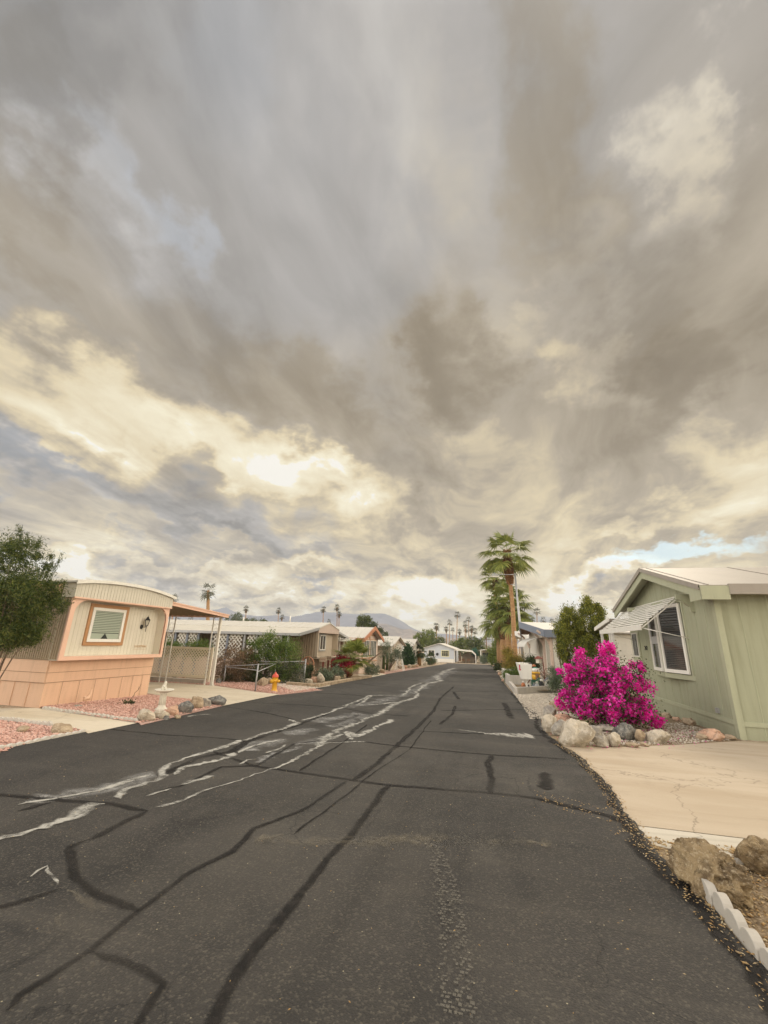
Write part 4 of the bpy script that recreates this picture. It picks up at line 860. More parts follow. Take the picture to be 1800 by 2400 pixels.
# overhanging gable: soffit, bargeboards, roof
ox = 5.12; sl = .275; rz = lambda y: 4.22-sl*abs(y-gm)
gable_roof('roof', ox-.03, 22, [(gy0-.40, rz(gy0-.40)), (gm, rz(gm)), (gy1+.40, rz(gy1+.4))], .07, roof_g, Gh, 2.4)
m_ = MB()
for ya, yb in ((gy0-.40, gm), (gm, gy1+.38)):
    m_.add([(ox+a, y, rz(y)+b_-.005) for a in (0, .05) for y in (ya, yb) for b_ in (-.27, 0)], [(0, 2, 3, 1), (4, 5, 7, 6), (0, 1, 5, 4), (2, 6, 7, 3), (0, 4, 6, 2), (1, 3, 7, 5)])
m_.box(ox-.012, ox-.001, gy0-.42, gy0+.22, rz(gy0-.4)-.29, rz(gy0-.4)+.045); m_.build('bargeboard', olive_t, Gh)
m_ = MB().box(ox-.012, ox+.6, gy0-.45, gy0-.405, rz(gy0-.4)-.29, rz(gy0-.4)+.045); m_.build('eave_return', olive_t, Gh)
m_ = MB().box(ox+.6, 22, gy0-.47, gy0-.403, rz(gy0-.4)-.16, rz(gy0-.4)+.09)
for ya, yb in ((gy0-.40, gm), (gm, gy1+.40)): m_.add([(ox-.05+a, y, rz(y)+b_) for a in (0, .04) for y in (ya, yb) for b_ in (-.05, .085)], [(0, 2, 3, 1), (4, 5, 7, 6), (0, 1, 5, 4), (2, 6, 7, 3), (0, 4, 6, 2), (1, 3, 7, 5)])
m_.build('gutter', roof_g, Gh)
m_ = MB()
for ya, yb in ((gy0-.38, gm), (gm, gy1+.38)): m_.add([(ox+.05, ya, rz(ya)-.03), (gx, ya, rz(ya)-.03), (gx, yb, rz(yb)-.03), (ox+.05, yb, rz(yb)-.03)], [(0, 1, 2, 3)])
m_.build('soffit', olive_t, Gh)
# bracket
m_ = MB().prism([(gx, 2.66), (gx-.10, 2.66), (gx-.12, 2.80), (gx-.24, 2.90), (gx-.30, 2.98), (gx-.42, 3.0), (gx-.42, 3.14), (gx, 3.14)], .09, 'Y', 13.62); m_.build('bracket', olive_t, Gh)
m_ = MB().prism([(gx, 2.66), (gx-.10, 2.66), (gx-.12, 2.80), (gx-.24, 2.90), (gx-.30, 2.98), (gx-.42, 3.0), (gx-.42, 3.14), (gx, 3.14)], .09, 'Y', 18.1); m_.build('bracket', olive_t, Gh)
# bow window: two panels meeting at an outward corner
wa_, wb_, wc_ = (gx-.03, 14.42), (gx-.26, 15.80), (gx-.06, 17.25); z0w, z1w = .98, 2.98
MB().prism([(gx, 14.34), wa_, wb_, wc_, (gx, 17.33)], .14, 'Z', .82).build('bay_sill', olive_t, Gh); MB().prism([(gx, 14.34), wa_, wb_, wc_, (gx, 17.33)], .10, 'Z', 3.0).build('bay_head', olive_t, Gh)
for (x, y) in (wa_, wb_, wc_): MB().box(x, x+.10, y-.05, y+.05, .95, 3.0).build('bay_post', olive_t, Gh)
for (p0, p1) in ((wa_, wb_), (wb_, wc_)):
    v0, v1 = Vector((*p0, 0)), Vector((*p1, 0)); d = (v1-v0); Ld = d.length; d.normalize(); nrm = Vector((d.y*-1, d.x, 0)); nrm = nrm if nrm.x < 0 else -nrm
    a, b_ = v0+d*.07, v1-d*.09
    def P_(t, z, o_): q = a+(b_-a)*t+nrm*o_; return (q.x, q.y, z)
    m_ = MB()
    def slab(t0, t1, za, zb, o0, o1): return [P_(t, z, o_) for o_ in (o0, o1) for z in (za, zb) for t in (t0, t1)]
    FS = [(0, 2, 3, 1), (4, 5, 7, 6), (0, 1, 5, 4), (2, 6, 7, 3), (0, 4, 6, 2), (1, 3, 7, 5)]
    fw = .085/(b_-a).length
    for q in ((0, 1, z0w, z0w+.10), (0, 1, z1w-.10, z1w), (0, fw, z0w+.10, z1w-.10), (1-fw, 1, z0w+.10, z1w-.10)): m_.add(slab(*q, 0, .05), FS)
    wn = m_.build('window', white_p, Gh)
    MB().add(slab(fw*.9, 1-fw*.9, z0w+.09, z1w-.09, .0, .012), FS).build('pane', g_dark, wn)
    if p0 is wa_:
        m_ = MB()
        for i in range(34): z = z0w+.13+i*.052; m_.add(slab(fw*1.2, 1-fw*1.2, z, z+.010, .014, .017), FS)
        m_.build('blind', paint('dark_blind_slats', (.12, .11, .10), .5), wn)
    else: MB().add(slab(fw*1.1, 1-fw*1.1, 1.82, 2.06, .014, .018), FS).build('valance', paint('pale_curtain', (.42, .41, .40), .7), wn)
# door, number, porch light
dr = MB().box(gx-.035, gx-.0, 18.62, 19.56, -.30, 2.42).build('door', olive_t, Gh)
m_ = MB(); frame_rect(m_, 'X', 18.76, 19.42, 1.35, 2.25, gx-.036, .05, -.02); frame_rect(m_, 'X', 18.80, 19.38, .15, 1.2, gx-.036, .05, -.015); m_.build('door_frame', white_old, dr)
MB().box(gx-.045, gx-.036, 18.81, 19.37, 1.40, 2.20).build('door_glass', g_mid, dr)
MB().tube([(gx-.04, 18.72, .95), (gx-.10, 18.72, .95), (gx-.10, 18.72, 1.1), (gx-.04, 18.72, 1.1)], .012, 6).build('handle', black_m, dr)
text_obj('242', .21, (gx-.016, 18.02, 1.68), Euler((pi/2, 0, -pi/2)).to_quaternion(), black_m, Gh, 'house_number', .006)
# slatted aluminium awning
AW = MB(); a0y, a1y = 14.45, 19.55; pitch_ = .085
top = Vector((gx-.04, 0, 3.20)); low = Vector((4.40, 0, 2.30)); ns = 12
dsl = (low-top).normalized(); nsl = Vector((-dsl.z, 0, dsl.x)); nsl = nsl if nsl.z > 0 else -nsl
for i in range(ns):
    c_ = top.lerp(low, (i+.5)/ns); e0 = c_-dsl*.030+nsl*.002; e1 = c_+dsl*.030-nsl*.004
    AW.add([(q.x+w_.x, y, q.z+w_.z) for w_ in (Vector((0, 0, 0)), nsl*.008) for q in (e0, e1) for y in (a0y, a1y)], [(0, 1, 3, 2), (4, 6, 7, 5), (0, 4, 5, 1), (2, 3, 7, 6), (0, 2, 6, 4), (1, 5, 7, 3)])
aw = thing('window_awning', 'white slatted metal awning over the bow windows of the sage green home', 'awning', (gx, 17, 2.7))
AW.build('slats', white_old, aw)
m_ = MB().box(4.37, 4.40, a0y, a1y, 2.18, 2.33); m_.build('front_valance', white_old, aw)
m_ = MB()
for y in (a0y+.03, 16.0, 17.8, a1y-.03): MB().obar((gx-.02, y, 3.15), (4.42, y, 2.25), .03, .03).build('rafter', white_old, aw)
for y in (a0y+.05, a1y-.25): MB().tube([(4.42, y, 2.24), (gx-.03, y-.25, 1.97)], .013, 6).build('brace_arm', white_old, aw)
MB().box(gx-.05, gx-.0, 13.30, 13.42, .02+.12, .20+.06).build('outlet_box', grey_m, Gh)
MB().box(gx+1.2, gx+1.6, gy0-.03, gy0, 2.1, 2.4).build('wall_vent', white_old, Gh)
# side porch beyond the door
PO = thing('porch', 'white posted side porch beyond the door of the sage green home', 'porch', (7, 21, -.5))
m_ = MB().add([(4.9, 19.9, 2.75), (16, 19.9, 2.75), (16, 22.6, 2.45), (4.9, 22.6, 2.45), (4.9, 19.9, 2.83), (16, 19.9, 2.83), (16, 22.6, 2.53), (4.9, 22.6, 2.53)], [(0, 1, 2, 3), (7, 6, 5, 4), (0, 4, 5, 1), (2, 6, 7, 3), (1, 5, 6, 2), (0, 3, 7, 4)]); m_.build('roof', roof_g, PO)
MB().add([(4.84+a, y, z+b_) for a in (0, .05) for y, z in ((19.95, 2.79), (22.62, 2.49)) for b_ in (-.08, .08)], FS).build('fascia', white_p, PO)
for x, y in ((5.1, 20.55), (5.1, 20.95), (5.1, 22.4), (8, 22.4)): MB().box(x-.05, x+.05, y-.05, y+.05, -.6, 2.6).build('post', white_p, PO)
MB().box(7.2, 15, 19.62, 22.3, -.6, 2.4).build('back_wall', dark_in, PO)

# ---- H: white lap sided home with grey-blue prow roof behind the planters; I: the one behind it
def lap(mb, axis, a0, a1, z0, z1, at, sign, pitch=.2):
    z = z0
    while z < z1-.02:
        zt = min(z+pitch, z1); p = [(at, z), (at+sign*.022, z), (at+sign*.004, zt), (at, zt)]
        if axis == 'X': mb.add([(x, a, zz) for a in (a0, a1) for x, zz in p], [(0, 1, 2, 3), (7, 6, 5, 4), (1, 5, 6, 2), (0, 4, 5, 1), (2, 6, 7, 3)])
        else: mb.add([(a, x, zz) for a in (a0, a1) for x, zz in p], [(0, 1, 2, 3), (7, 6, 5, 4), (1, 5, 6, 2), (0, 4, 5, 1), (2, 6, 7, 3)])
        z += pitch
def prow_home(label, loc, rot, wd, ze, zp, zg, trimm, detail=True, name='mobile_home'):
    Hh = thing(name, label, 'mobile home', loc); x, y, z_ = loc; OFF[Hh.name] = Vector(loc)
    MB().prism([(y, zg), (y+wd, zg), (y+wd, ze), (y+wd/2, zp-.08), (y, ze)], 13, 'X', x).build('wall', wsiding, Hh)
    m_ = MB(); lap(m_, 'Y', x, x+13, zg, ze-.05, y, -1); m_.build('lap_siding', wsiding, Hh)
    s = (zp-ze)/(wd/2); f = lambda q: zp+.06-s*abs(q-(y+wd/2))
    m_ = MB(); pr = [(y-.35, x-.5), (y+wd/2, x-1.25), (y+wd+.35, x-.5)]
    for (ya, xa_), (yb, xb_) in zip(pr[:-1], pr[1:]):
        m_.add([(xa_, ya, f(ya)), (xb_, yb, f(yb)), (x+13.3, yb, f(yb)), (x+13.3, ya, f(ya)), (xa_, ya, f(ya)+.08), (xb_, yb, f(yb)+.08), (x+13.3, yb, f(yb)+.08), (x+13.3, ya, f(ya)+.08)], [(0, 1, 2, 3), (7, 6, 5, 4), (0, 4, 5, 1), (2, 6, 7, 3), (1, 5, 6, 2), (0, 3, 7, 4)])
    m_.build('roof', white_m, Hh)
    m_ = MB()
    for (ya, xa_), (yb, xb_) in zip(pr[:-1], pr[1:]): m_.add([(xx+a, yy, f(yy)+b_) for a in (-.06, 0) for xx, yy in ((xa_, ya), (xb_, yb)) for b_ in (-.32, .10)], FS)
    m_.box(x-.5, x+1.0, y-.42, y-.35, ze-.34, f(y-.35)+.1); m_.build('bargeboard', trimm, Hh)
    m_ = MB()
    for (ya, xa_), (yb, xb_) in zip(pr[:-1], pr[1:]): m_.add([(xa_, ya, f(ya)-.03), (xb_, yb, f(yb)-.03), (x, yb, f(yb)-.03), (x, ya, f(ya)-.03)], [(0, 1, 2, 3)])
    m_.build('soffit', wood_b if detail else white_p, Hh)
    if detail:
        for yy in (y+.15, y+2.0): MB().box(x-.16, x-.02, yy-.15, yy+.15, zg, ze-.05).build('front_pillar', pinkwall, Hh)
        m_ = MB().box(x-.06, x-.0, y+.3, y+4.2, zg, -.0).box(x-.10, x-.0, y+.3, y+4.2, -.04, .04); m_.build('front_dado', pinkwall, Hh)
        for a, b_ in ((y+.36, y+1.7), (y+2.3, y+3.9)):
            wn = window(Hh, 'X', a, b_, .15, ze-.25, x-.012, -1, white_p, g_mid, None, 0, .06)
            m_ = MB()
            for q in np.arange(a+.15, b_-.1, .21): m_.box(x-.045, x-.034, float(q), float(q)+.10, .22, ze-.32)
            m_.build('vertical_blind', cream, wn)
        for yy in (y+.15, y+2.0, y+wd-.2):
            pts = [(x-.05, yy, ze-1.0), (x-.22, yy, ze-.55), (x-.50, yy, ze-.2), (x-.85, yy, ze+.05)]; m_.__init__(); [m_.obar(a, b_, .12, .12) for a, b_ in zip(pts[:-1], pts[1:])]; m_.build('curved_brace', pinkwall, Hh)
        pts = [(x-.02-1.35*sin(a*pi/2), 0, ze-.30-.62*(1-cos(a*pi/2))) for a in np.linspace(0, 1, 7)]; m_ = MB()
        for p0, p1 in zip(pts[:-1], pts[1:]): m_.add([(p0[0], y+1.6, p0[2]), (p1[0], y+1.6, p1[2]), (p1[0], y+4.6, p1[2]), (p0[0], y+4.6, p0[2]), (p0[0], y+1.6, p0[2]-.02), (p1[0], y+1.6, p1[2]-.02), (p1[0], y+4.6, p1[2]-.02), (p0[0], y+4.6, p0[2]-.02)], [(0, 1, 2, 3), (7, 6, 5, 4), (0, 4, 5, 1), (2, 6, 7, 3), (1, 5, 6, 2), (0, 3, 7, 4)])
        m_.build('curved_awning', white_old, Hh)
    else: window(Hh, 'X', y+1, y+3.6, -.2, ze-.4, x-.012, -1, white_p, g_dark, None, 1, .08); window(Hh, 'Y', x+.3, x+1.5, -.2, ze-.3, y-.03, -1, white_p, g_dark, None, 0, .06)
    Hh.rotation_euler = (0, 0, rot); return Hh
prow_home('white lap sided home with grey blue prow roof and vertical blinds behind the bird feeder', (3.66, 28.3, -.7), radians(6), 7.2, 2.52, 3.10, -.2-.7, greyblue)
prow_home('white lap sided home seen just right of the tall palm trunk', (3.9, 40.5, -1.0), radians(5), 7.0, 2.35, 2.85, -1.3, white_p, False)

# ------------------------------------------------------------------ vegetation
def rdir(rs, n):
    v = rs.normal(size=(n, 3)); return v/np.linalg.norm(v, axis=1)[:, None]
def clumps(rs, blobs, k):
    """clump centres near the surface of the ellipsoid blobs; blob = (x,y,z,rx,ry,rz[,weight])"""
    wts = np.array([(b[3]*b[4]+b[4]*b[5]+b[3]*b[5])*(b[6] if len(b) > 6 else 1) for b in blobs]); wts /= wts.sum()
    idx = rs.choice(len(blobs), k, p=wts); B_ = np.array([b[:6] for b in blobs])[idx]
    d = rdir(rs, k); r = .35+.65*rs.rand(k)**.45
    return B_[:, :3]+d*B_[:, 3:6]*r[:, None]
def leafset(name, mat, parent, cc, n, sig, size, seed, el=2.2, up=0.0, zmin=None, fold=True):
    """n small two-faced folded leaves gathered round the clump centres cc"""
    rs = np.random.RandomState(seed); sel = rs.randint(0, len(cc), n); sg = sig*(.5+rs.rand(len(cc)))[sel]
    p = cc[sel]+rs.normal(size=(n, 3))*sg[:, None]
    if zmin is not None: p[:, 2] = np.maximum(p[:, 2], zmin+rs.rand(n)*.1)
    d = rdir(rs, n); d[:, 2] += up; d /= np.linalg.norm(d, axis=1)[:, None]
    s = np.cross(d, rdir(rs, n)); s /= np.linalg.norm(s, axis=1)[:, None]+1e-9; nn = np.cross(d, s)
    L0 = (size*(.6+.8*rs.rand(n)))[:, None]; W = L0/el
    V = np.stack([p-d*L0*.5, p+s*W*.5+nn*W*.25, p+d*L0*.5, p-s*W*.5+nn*W*.25], 1)
    F = np.arange(n*4).reshape(n, 4)
    return npmesh(name, V.reshape(-1, 3), F, mat, parent)
def branches(parent, base, cc, k, r0, mat, seed, name='branches', rise=.5):
    R_ = random.Random(seed); m_ = MB(); base = Vector(base)
    for i in range(k):
        c_ = Vector(cc[R_.randrange(len(cc))]); mid = base.lerp(c_, .5); mid.z += R_.uniform(-.1, .25)*(c_-base).length*rise; mid.x += R_.uniform(-.1, .1); mid.y += R_.uniform(-.1, .1)
        m_.tube([base+Vector((R_.uniform(-1, 1), R_.uniform(-1, 1), 0))*r0*1.5, base.lerp(mid, .6), mid, c_], [r0, r0*.7, r0*.45, r0*.15], 5, False)
    return m_.build(name, mat, parent)
def bush(name, label, cat, base, blobs, n, size, sig, mat, seed, k=60, el=2.2, up=0.0, stems=10, r0=.02, group=None, stem_mat=None, crown='foliage'):
    o = thing(name, label, cat, base, group); rs = np.random.RandomState(seed); cc = clumps(rs, blobs, k)
    leafset(crown, mat, o, cc, n, sig, size, seed+1, el, up, base[2]+.02); branches(o, base, cc, stems, r0, stem_mat or bark, seed); return o
def B1(px0, py0, px1, py1, Y, dy=.5, **k):
    """ellipsoid blob covering a pixel box at depth Y"""
    x0, z1 = atY(px0, py0, Y); x1, z0 = atY(px1, py1, Y); return ((x0+x1)/2, Y, (z0+z1)/2, abs(x1-x0)/2, max(abs(x1-x0)/2*.9, dy), abs(z1-z0)/2)
def fan_crown(rs, c, R, nf, nseg, lo=-55, hi=85, pet=.55, droop=.35, wseg=.045, fanr=.5):
    """fan palm crown: every frond a petiole and a pleated fan of drooping leaflets"""
    V = []; F = []; c = np.array(c)
    for i in range(nf):
        t = (i+.5)/nf; e = radians(hi+(lo-hi)*t**.8+rs.uniform(-9, 9)); a = i*2.39996+rs.uniform(-.3, .3); sc = R*rs.uniform(.82, 1.1)
        d = np.array([cos(a)*cos(e), sin(a)*cos(e), sin(e)]); d0 = d.copy()
        hub = c+d*sc*pet+np.array([0, 0, -droop*.25*sc*max(0, cos(e))])
        d = d-np.array([0, 0, .35+.2*rs.rand()])*cos(e); d /= np.linalg.norm(d)
        s = np.cross(d, [0, 0, 1.]); s /= np.linalg.norm(s)+1e-9; nn = np.cross(s, d)
        k = len(V); w_ = sc*.012; V += [c-s*w_, c+s*w_, hub+s*w_*.7, hub-s*w_*.7]; F += [(k, k+1, k+2), (k, k+2, k+3)]
        for j in range(nseg):
            an = radians(-118+236*(j+.5)/nseg); q = d*cos(an)+s*sin(an)+nn*(.10*(1-abs(an)/2)); ln = sc*fanr*(1-.18*abs(an)/2)*rs.uniform(.9, 1.08)
            side = np.cross(q, nn); side /= np.linalg.norm(side)+1e-9; w2 = sc*wseg
            m = hub+q*ln*.55-np.array([0, 0, droop*.06*sc]); tip = hub+q*ln+np.array([0, 0, -droop*sc*(.25+.3*rs.rand())])
            k = len(V); V += [hub, m+side*w2, m-side*w2, tip]; F += [(k, k+1, k+2), (k+1, k+3, k+2)]
    return np.array(V), np.array(F)
def boots(rs, pts, rads, n, size):
    """cut leaf bases standing off the upper trunk"""
    V = []; F = []; P_ = [np.array(p) for p in pts]
    for i in range(n):
        t = rs.rand()*(len(P_)-1); k0 = int(t); f = t-k0; c = P_[k0]*(1-f)+P_[min(k0+1, len(P_)-1)]*f; r = rads[k0]*(1-f)+rads[min(k0+1, len(P_)-1)]*f
        a = rs.rand()*2*pi; d = np.array([cos(a), sin(a), 0]); s = np.array([-sin(a), cos(a), 0]); w = size*rs.uniform(.2, .4); q = c+d*r*.8; o = d*size*rs.uniform(.3, .8)+np.array([0, 0, size*rs.uniform(.2, 1.1)])
        k = len(V); V += [q-s*w, q+s*w, q+o+s*w*.5, q+o-s*w*.5, q+np.array([0, 0, size*.5])-s*w*.2]; F += [(k, k+1, k+2), (k, k+2, k+3), (k, k+3, k+4)]
    return np.array(V), np.array(F)
def palm(label, path, rads, R, nf, nseg, seed, boot=None, group=None, fm=None, low=-55, hi=85, name='fan_palm', wseg=.045, dead=0, cat='palm tree', **k):
    rs = np.random.RandomState(seed); o = thing(name, label, cat, path[0], group)
    MB().tube(path, rads, 10).build('trunk', trunkm, o)
    V, F = fan_crown(rs, path[-1], R, nf, nseg, low, hi, wseg=wseg, **k); npmesh('crown', V, F, fm or palm_g, o)
    if boot: 
        V, F = boots(rs, boot[0], boot[1], boot[2], boot[3]); npmesh('leaf_bases', V, F, boot_m, o)
    if dead:
        V, F = fan_crown(rs, path[-1], R*.7, dead, max(6, nseg//2), -88, -62, wseg=wseg, droop=.8); npmesh('dead_fronds', V, F, palm_d, o)
    return o
def pxpath(Y, *pts): return [(atY(x, y, Y)[0], Y, atY(x, y, Y)[1]) for x, y in pts]
# tall palm group on the right
pt = pxpath(52, (1209, 1582), (1207, 1540), (1205, 1490), (1202, 1430), (1197, 1375), (1192, 1330), (1189, 1296))
hb = pxpath(52, (1196, 1372), (1193, 1345), (1190, 1320), (1189, 1292))
palm('tallest fan palm, its smooth leaning trunk topped by a ragged crown', pt, [.42, .30, .27, .24, .22, .27, .30], 3.5, 23, 26, 3, (hb, [.28, .50, .48, .34], 900, .34), 'palms by the right kerb', hi=78, low=-40, dead=1, wseg=.024, droop=.36, pet=.60, fanr=.52)
pt = pxpath(63, (1181, 1568), (1180, 1520), (1182, 1480), (1184, 1440), (1186, 1412))
hb = pxpath(63, (1182, 1500), (1183, 1475), (1184, 1450), (1186, 1415))
palm('stout fan palm with dark shaggy leaf bases under a broad low crown', pt, [.50, .46, .44, .5, .4], 3.9, 34, 24, 4, (hb, [.50, .78, .85, .55], 1700, .45), 'palms by the right kerb', hi=75, low=-28, dead=0, wseg=.028, droop=.42, pet=.6, fanr=.46)
pt = pxpath(68, (1170, 1568), (1168, 1500), (1162, 1420), (1160, 1352))
palm('middle height fan palm whose crown rises left of the tallest trunk', pt, [.35, .3, .28, .3], 3.0, 24, 20, 5, (pxpath(68, (1162, 1395), (1160, 1355)), [.35, .42], 240, .3), 'palms by the right kerb', low=-45, wseg=.032, droop=.38, pet=.58)
pt = pxpath(66, (1172, 1568), (1170, 1520), (1166, 1455))
palm('low shaggy fan palm filling in below the middle height crown', pt, [.4, .36, .3], 3.3, 26, 20, 8, (pxpath(66, (1169, 1500), (1166, 1460)), [.45, .5], 260, .32), 'palms by the right kerb', hi=60, low=-45, wseg=.026, droop=.5, pet=.55)
pt = pxpath(60, (1193, 1566), (1192, 1520), (1190, 1470), (1200, 1432))
palm('short fan palm trunk squeezed between the stout and the tallest palms', pt, [.46, .42, .40, .3], 3.6, 30, 18, 6, (pxpath(60, (1190, 1480), (1199, 1436)), [.5, .5], 300, .35), 'palms by the right kerb', hi=60, low=-50, wseg=.03, droop=.4, pet=.6)
# low bushy fan palm on the left
pp_ = (-8.95, 27.3, gz(27.3))
ct = atY(826, 1552, 27.3); palm('low bushy fan palm with orange leaf bases beside red bougainvillea', [pp_, (ct[0], 27.3, ct[1]-.2), (ct[0]+.02, 27.3, ct[1]+.12)], [.2, .22, .16], 1.45, 34, 22, 7, ([(pp_[0], 27.3, -.6), (ct[0], 27.3, ct[1])], [.24, .22], 260, .22), None, palm_g, low=-15, hi=85, wseg=.028, droop=.18, pet=.62, fanr=.52)
# ---- far palms: shared crown shapes, each its own trunk
protoC = []
for sd_ in range(4):
    rs = np.random.RandomState(40+sd_); V, F = fan_crown(rs, (0, 0, 0), 1.0, 20, 7, -55 if sd_ % 2 else -30, 82, wseg=.05, droop=.22, pet=.55, fanr=.58)
    me = bpy.data.meshes.new('far_crown'); me.from_pydata(V.tolist(), [], F.tolist()); me.materials.append(palm_f); protoC.append(me)
FARP = [ # crown px x, crown centre y, crown half-width px, base px y, lean px, skirt, where
 (407, 1405, 16, 1470, 0, 0, 'peeking over the cream home roof edge'), (447, 1452, 10, 1475, 0, 0, 'low under the salmon carport roof, right one'), (418, 1453, 7, 1475, 0, 0, 'tiny one under the salmon carport roof'),
 (488, 1384, 25, 1475, -7, 0, 'brown trunked one above the carport, biggest on the left'), (577, 1428, 10, 1475, 0, 1, 'shaggy skirted one above the beige home roof'), (653, 1431, 9, 1475, 0, 1, 'left of a close pair over the long white roof'),
 (661, 1447, 8, 1478, 0, 1, 'lower right of a close pair over the long white roof'), (758, 1428, 9, 1475, 0, 1, 'single slim one above the beige gable'), (771, 1456, 6, 1480, 0, 0, 'tiny crown just right of the beige gable peak'),
 (790, 1424, 9, 1480, -2, 1, 'taller of the twin palms beside the rust gabled home'), (795, 1440, 9, 1480, 0, 1, 'shorter of the twin palms beside the rust gabled home'),
 (1023, 1468, 10, 1500, 2, 1, 'thick trunked one over the far left green trees'), (1046, 1475, 8, 1515, 0, 1, 'shaggy one left of the slender leaning palm'), (1054, 1459, 8, 1515, 2, 0, 'slender one over the pale blue house chimney'),
 (1061, 1476, 6, 1512, 0, 0, 'small crown right behind the slender leaning palm'), (1072, 1440, 9, 1510, 5, 0, 'tallest slender one above the far blue house'), (1077, 1481, 7, 1505, 0, 1, 'low crown right under the tallest slender palm'),
 (1090, 1462, 8, 1510, 2, 0, 'left of the far cluster over the carport'), (1098, 1453, 8, 1512, 0, 0, 'highest of the far cluster over the carport'), (1092, 1475, 7, 1512, 0, 1, 'lowest of the far cluster over the carport'),
 (1105, 1474, 9, 1512, 0, 1, 'thick shaggy one in the far cluster'), (1113, 1479, 8, 1514, 2, 0, 'right end of the far cluster'), (1158, 1482, 8, 1515, 0, 0, 'small one by the utility pole'), (1166, 1485, 6, 1515, 0, 0, 'small one just left of the stout palm trunk'),
 (1258, 1434, 10, 1480, 3, 0, 'above the grey blue prow roof, highest'), (1273, 1454, 9, 1485, 0, 0, 'low crown over the white prow roof'), (1293, 1457, 7, 1485, 0, 0, 'tiny crown at the right end of the white prow roof'),
 (1240, 1448, 10, 1500, 0, 0, 'just right of the street lamp pole'), (1249, 1453, 7, 1500, 0, 0, 'smaller crown behind the lamp pole palms'), (1234, 1468, 7, 1510, 0, 0, 'lower crown left of the grey blue prow'), (1222, 1478, 6, 1515, 0, 0, 'thin one behind the lamp pole base'), (1217, 1452, 8, 1515, 0, 0, 'crown between the tallest trunk and lamp pole')]
for i, (cx_, cy_, hw, by_, lean, skirt, wh) in enumerate(FARP):
    Y = min(max(2.3*985/hw, 75), 310); sc_ = hw*Y/985*1.05
    c_ = atY(cx_, cy_, Y); b_ = atY(cx_+lean*-1, by_, Y); zb_ = gz(Y)
    if cx_ == 488: b_ = (b_[0], b_[1])
    o = thing('fan_palm', 'distant fan palm, '+wh, 'palm tree', (b_[0], Y, zb_), 'distant palms on the skyline')
    r_ = (.22 if hw < 20 else .42)*(1.15 if skirt else 1)
    MB().tube([(b_[0], Y, zb_), (b_[0]*.35+c_[0]*.65+.1, Y, zb_*.4+c_[1]*.6), (c_[0], Y, c_[1])], [r_*1.2, r_, r_*.8], 7).build('trunk', trunkm, o)
    cr = bpy.data.objects.new('crown', protoC[i % 4]); C.objects.link(cr); cr.parent = o; cr.location = (c_[0]-b_[0], 0, c_[1]-zb_); cr.scale = (sc_,)*3; cr.rotation_euler = (0, 0, i*1.3)
    if skirt:
        rs = np.random.RandomState(i); H_ = sc_*1.0; V, F = boots(rs, [(c_[0], Y, c_[1]-H_), (c_[0], Y, c_[1]-.1)], [r_*1.1, r_*2.2], 130, sc_*.28); npmesh('leaf_bases', V, F, palm_d, o)
# ---- shrubs and trees on the left
bl = [B1(-30, 1262, 68, 1420, 7.7), B1(-50, 1350, 98, 1470, 7.6), B1(-50, 1410, 78, 1520, 7.6), B1(-80, 1240, 26, 1400, 7.9), B1(50, 1350, 120, 1420, 7.7)]
o = thing('willowy_shrub', 'tall willowy green shrub at the left edge in front of the cream home', 'shrub', (-10.6, 7.6, gz(7.6))); rs = np.random.RandomState(21); bl += [B1(-60, 1450, 66, 1525, 7.6)]; cc = clumps(rs, bl, 420)
leafset('foliage', lf_bush, o, cc, 62000, .080, .078, 22, 5.5, .35); branches(o, (-10.9, 7.7, gz(7.6)), cc, 30, .022, bark, 23)
sp = np.concatenate([np.array([atY(x, y, 7.7)[0] for x, y in [(q0+(q1-q0)*t, r0_+(r1-r0_)*t) for t in np.linspace(0, 1, 14)]])[:, None]*[1, 0, 0]+np.array([[0, 7.7, atY(q0+(q1-q0)*t, r0_+(r1-r0_)*t, 7.7)[1]] for t in np.linspace(0, 1, 14)]) for (q0, r0_, q1, r1_, r1) in ((45, 1290, 50, 0, 1236), (60, 1300, 66, 0, 1250), (80, 1330, 92, 0, 1262), (108, 1350, 122, 0, 1318), (115, 1360, 146, 0, 1298), (110, 1375, 152, 0, 1362), (50, 1280, 42, 0, 1232))])
leafset('sprigs', lf_bush, o, sp, 1500, .028, .075, 24, 6.5, .5)
bush('dry_shrub', 'dry brownish shrub just right of the carport post', 'shrub', (-11.9, 19.6, gz(19.6)), [B1(515, 1505, 572, 1600, 19.6, .8), B1(540, 1520, 600, 1600, 20, .8)], 9000, .07, .13, lf_dry, 31, 90, 2.4)
bush('flowering_shrub', 'tall bright green shrub against the white lattice panels', 'shrub', (-11.3, 20.6, gz(20.6)), [B1(575, 1492, 640, 1560, 20.8, .8), B1(600, 1482, 665, 1545, 20.8, .8), B1(640, 1500, 690, 1560, 20.8, .6), B1(560, 1530, 620, 1600, 20.6, .7), B1(630, 1530, 690, 1600, 20.4, .7)], 14000, .075, .12, lf_green, 32, 90, 2.2, stems=24)
bush('hedge', 'dark tangled hedge behind the chain link fence', 'shrub', (-10.9, 20.9, gz(20.9)), [B1(520, 1565, 600, 1606, 20.2, .6), B1(590, 1545, 665, 1608, 20.5, .7), B1(650, 1550, 715, 1606, 20.8, .7)], 13000, .06, .13, lf_dark, 33, 130, 2.2, stems=50, r0=.015)
bush('hedge', 'low green hedge seen over the cream lattice screen', 'shrub', (-15.5, 19.5, gz(19.5)), [B1(370, 1500, 420, 1545, 19.3, .5), B1(410, 1503, 460, 1545, 19.5, .5), B1(445, 1500, 495, 1545, 19.5, .5)], 7000, .07, .10, lf_green, 34, 80, 2.2)
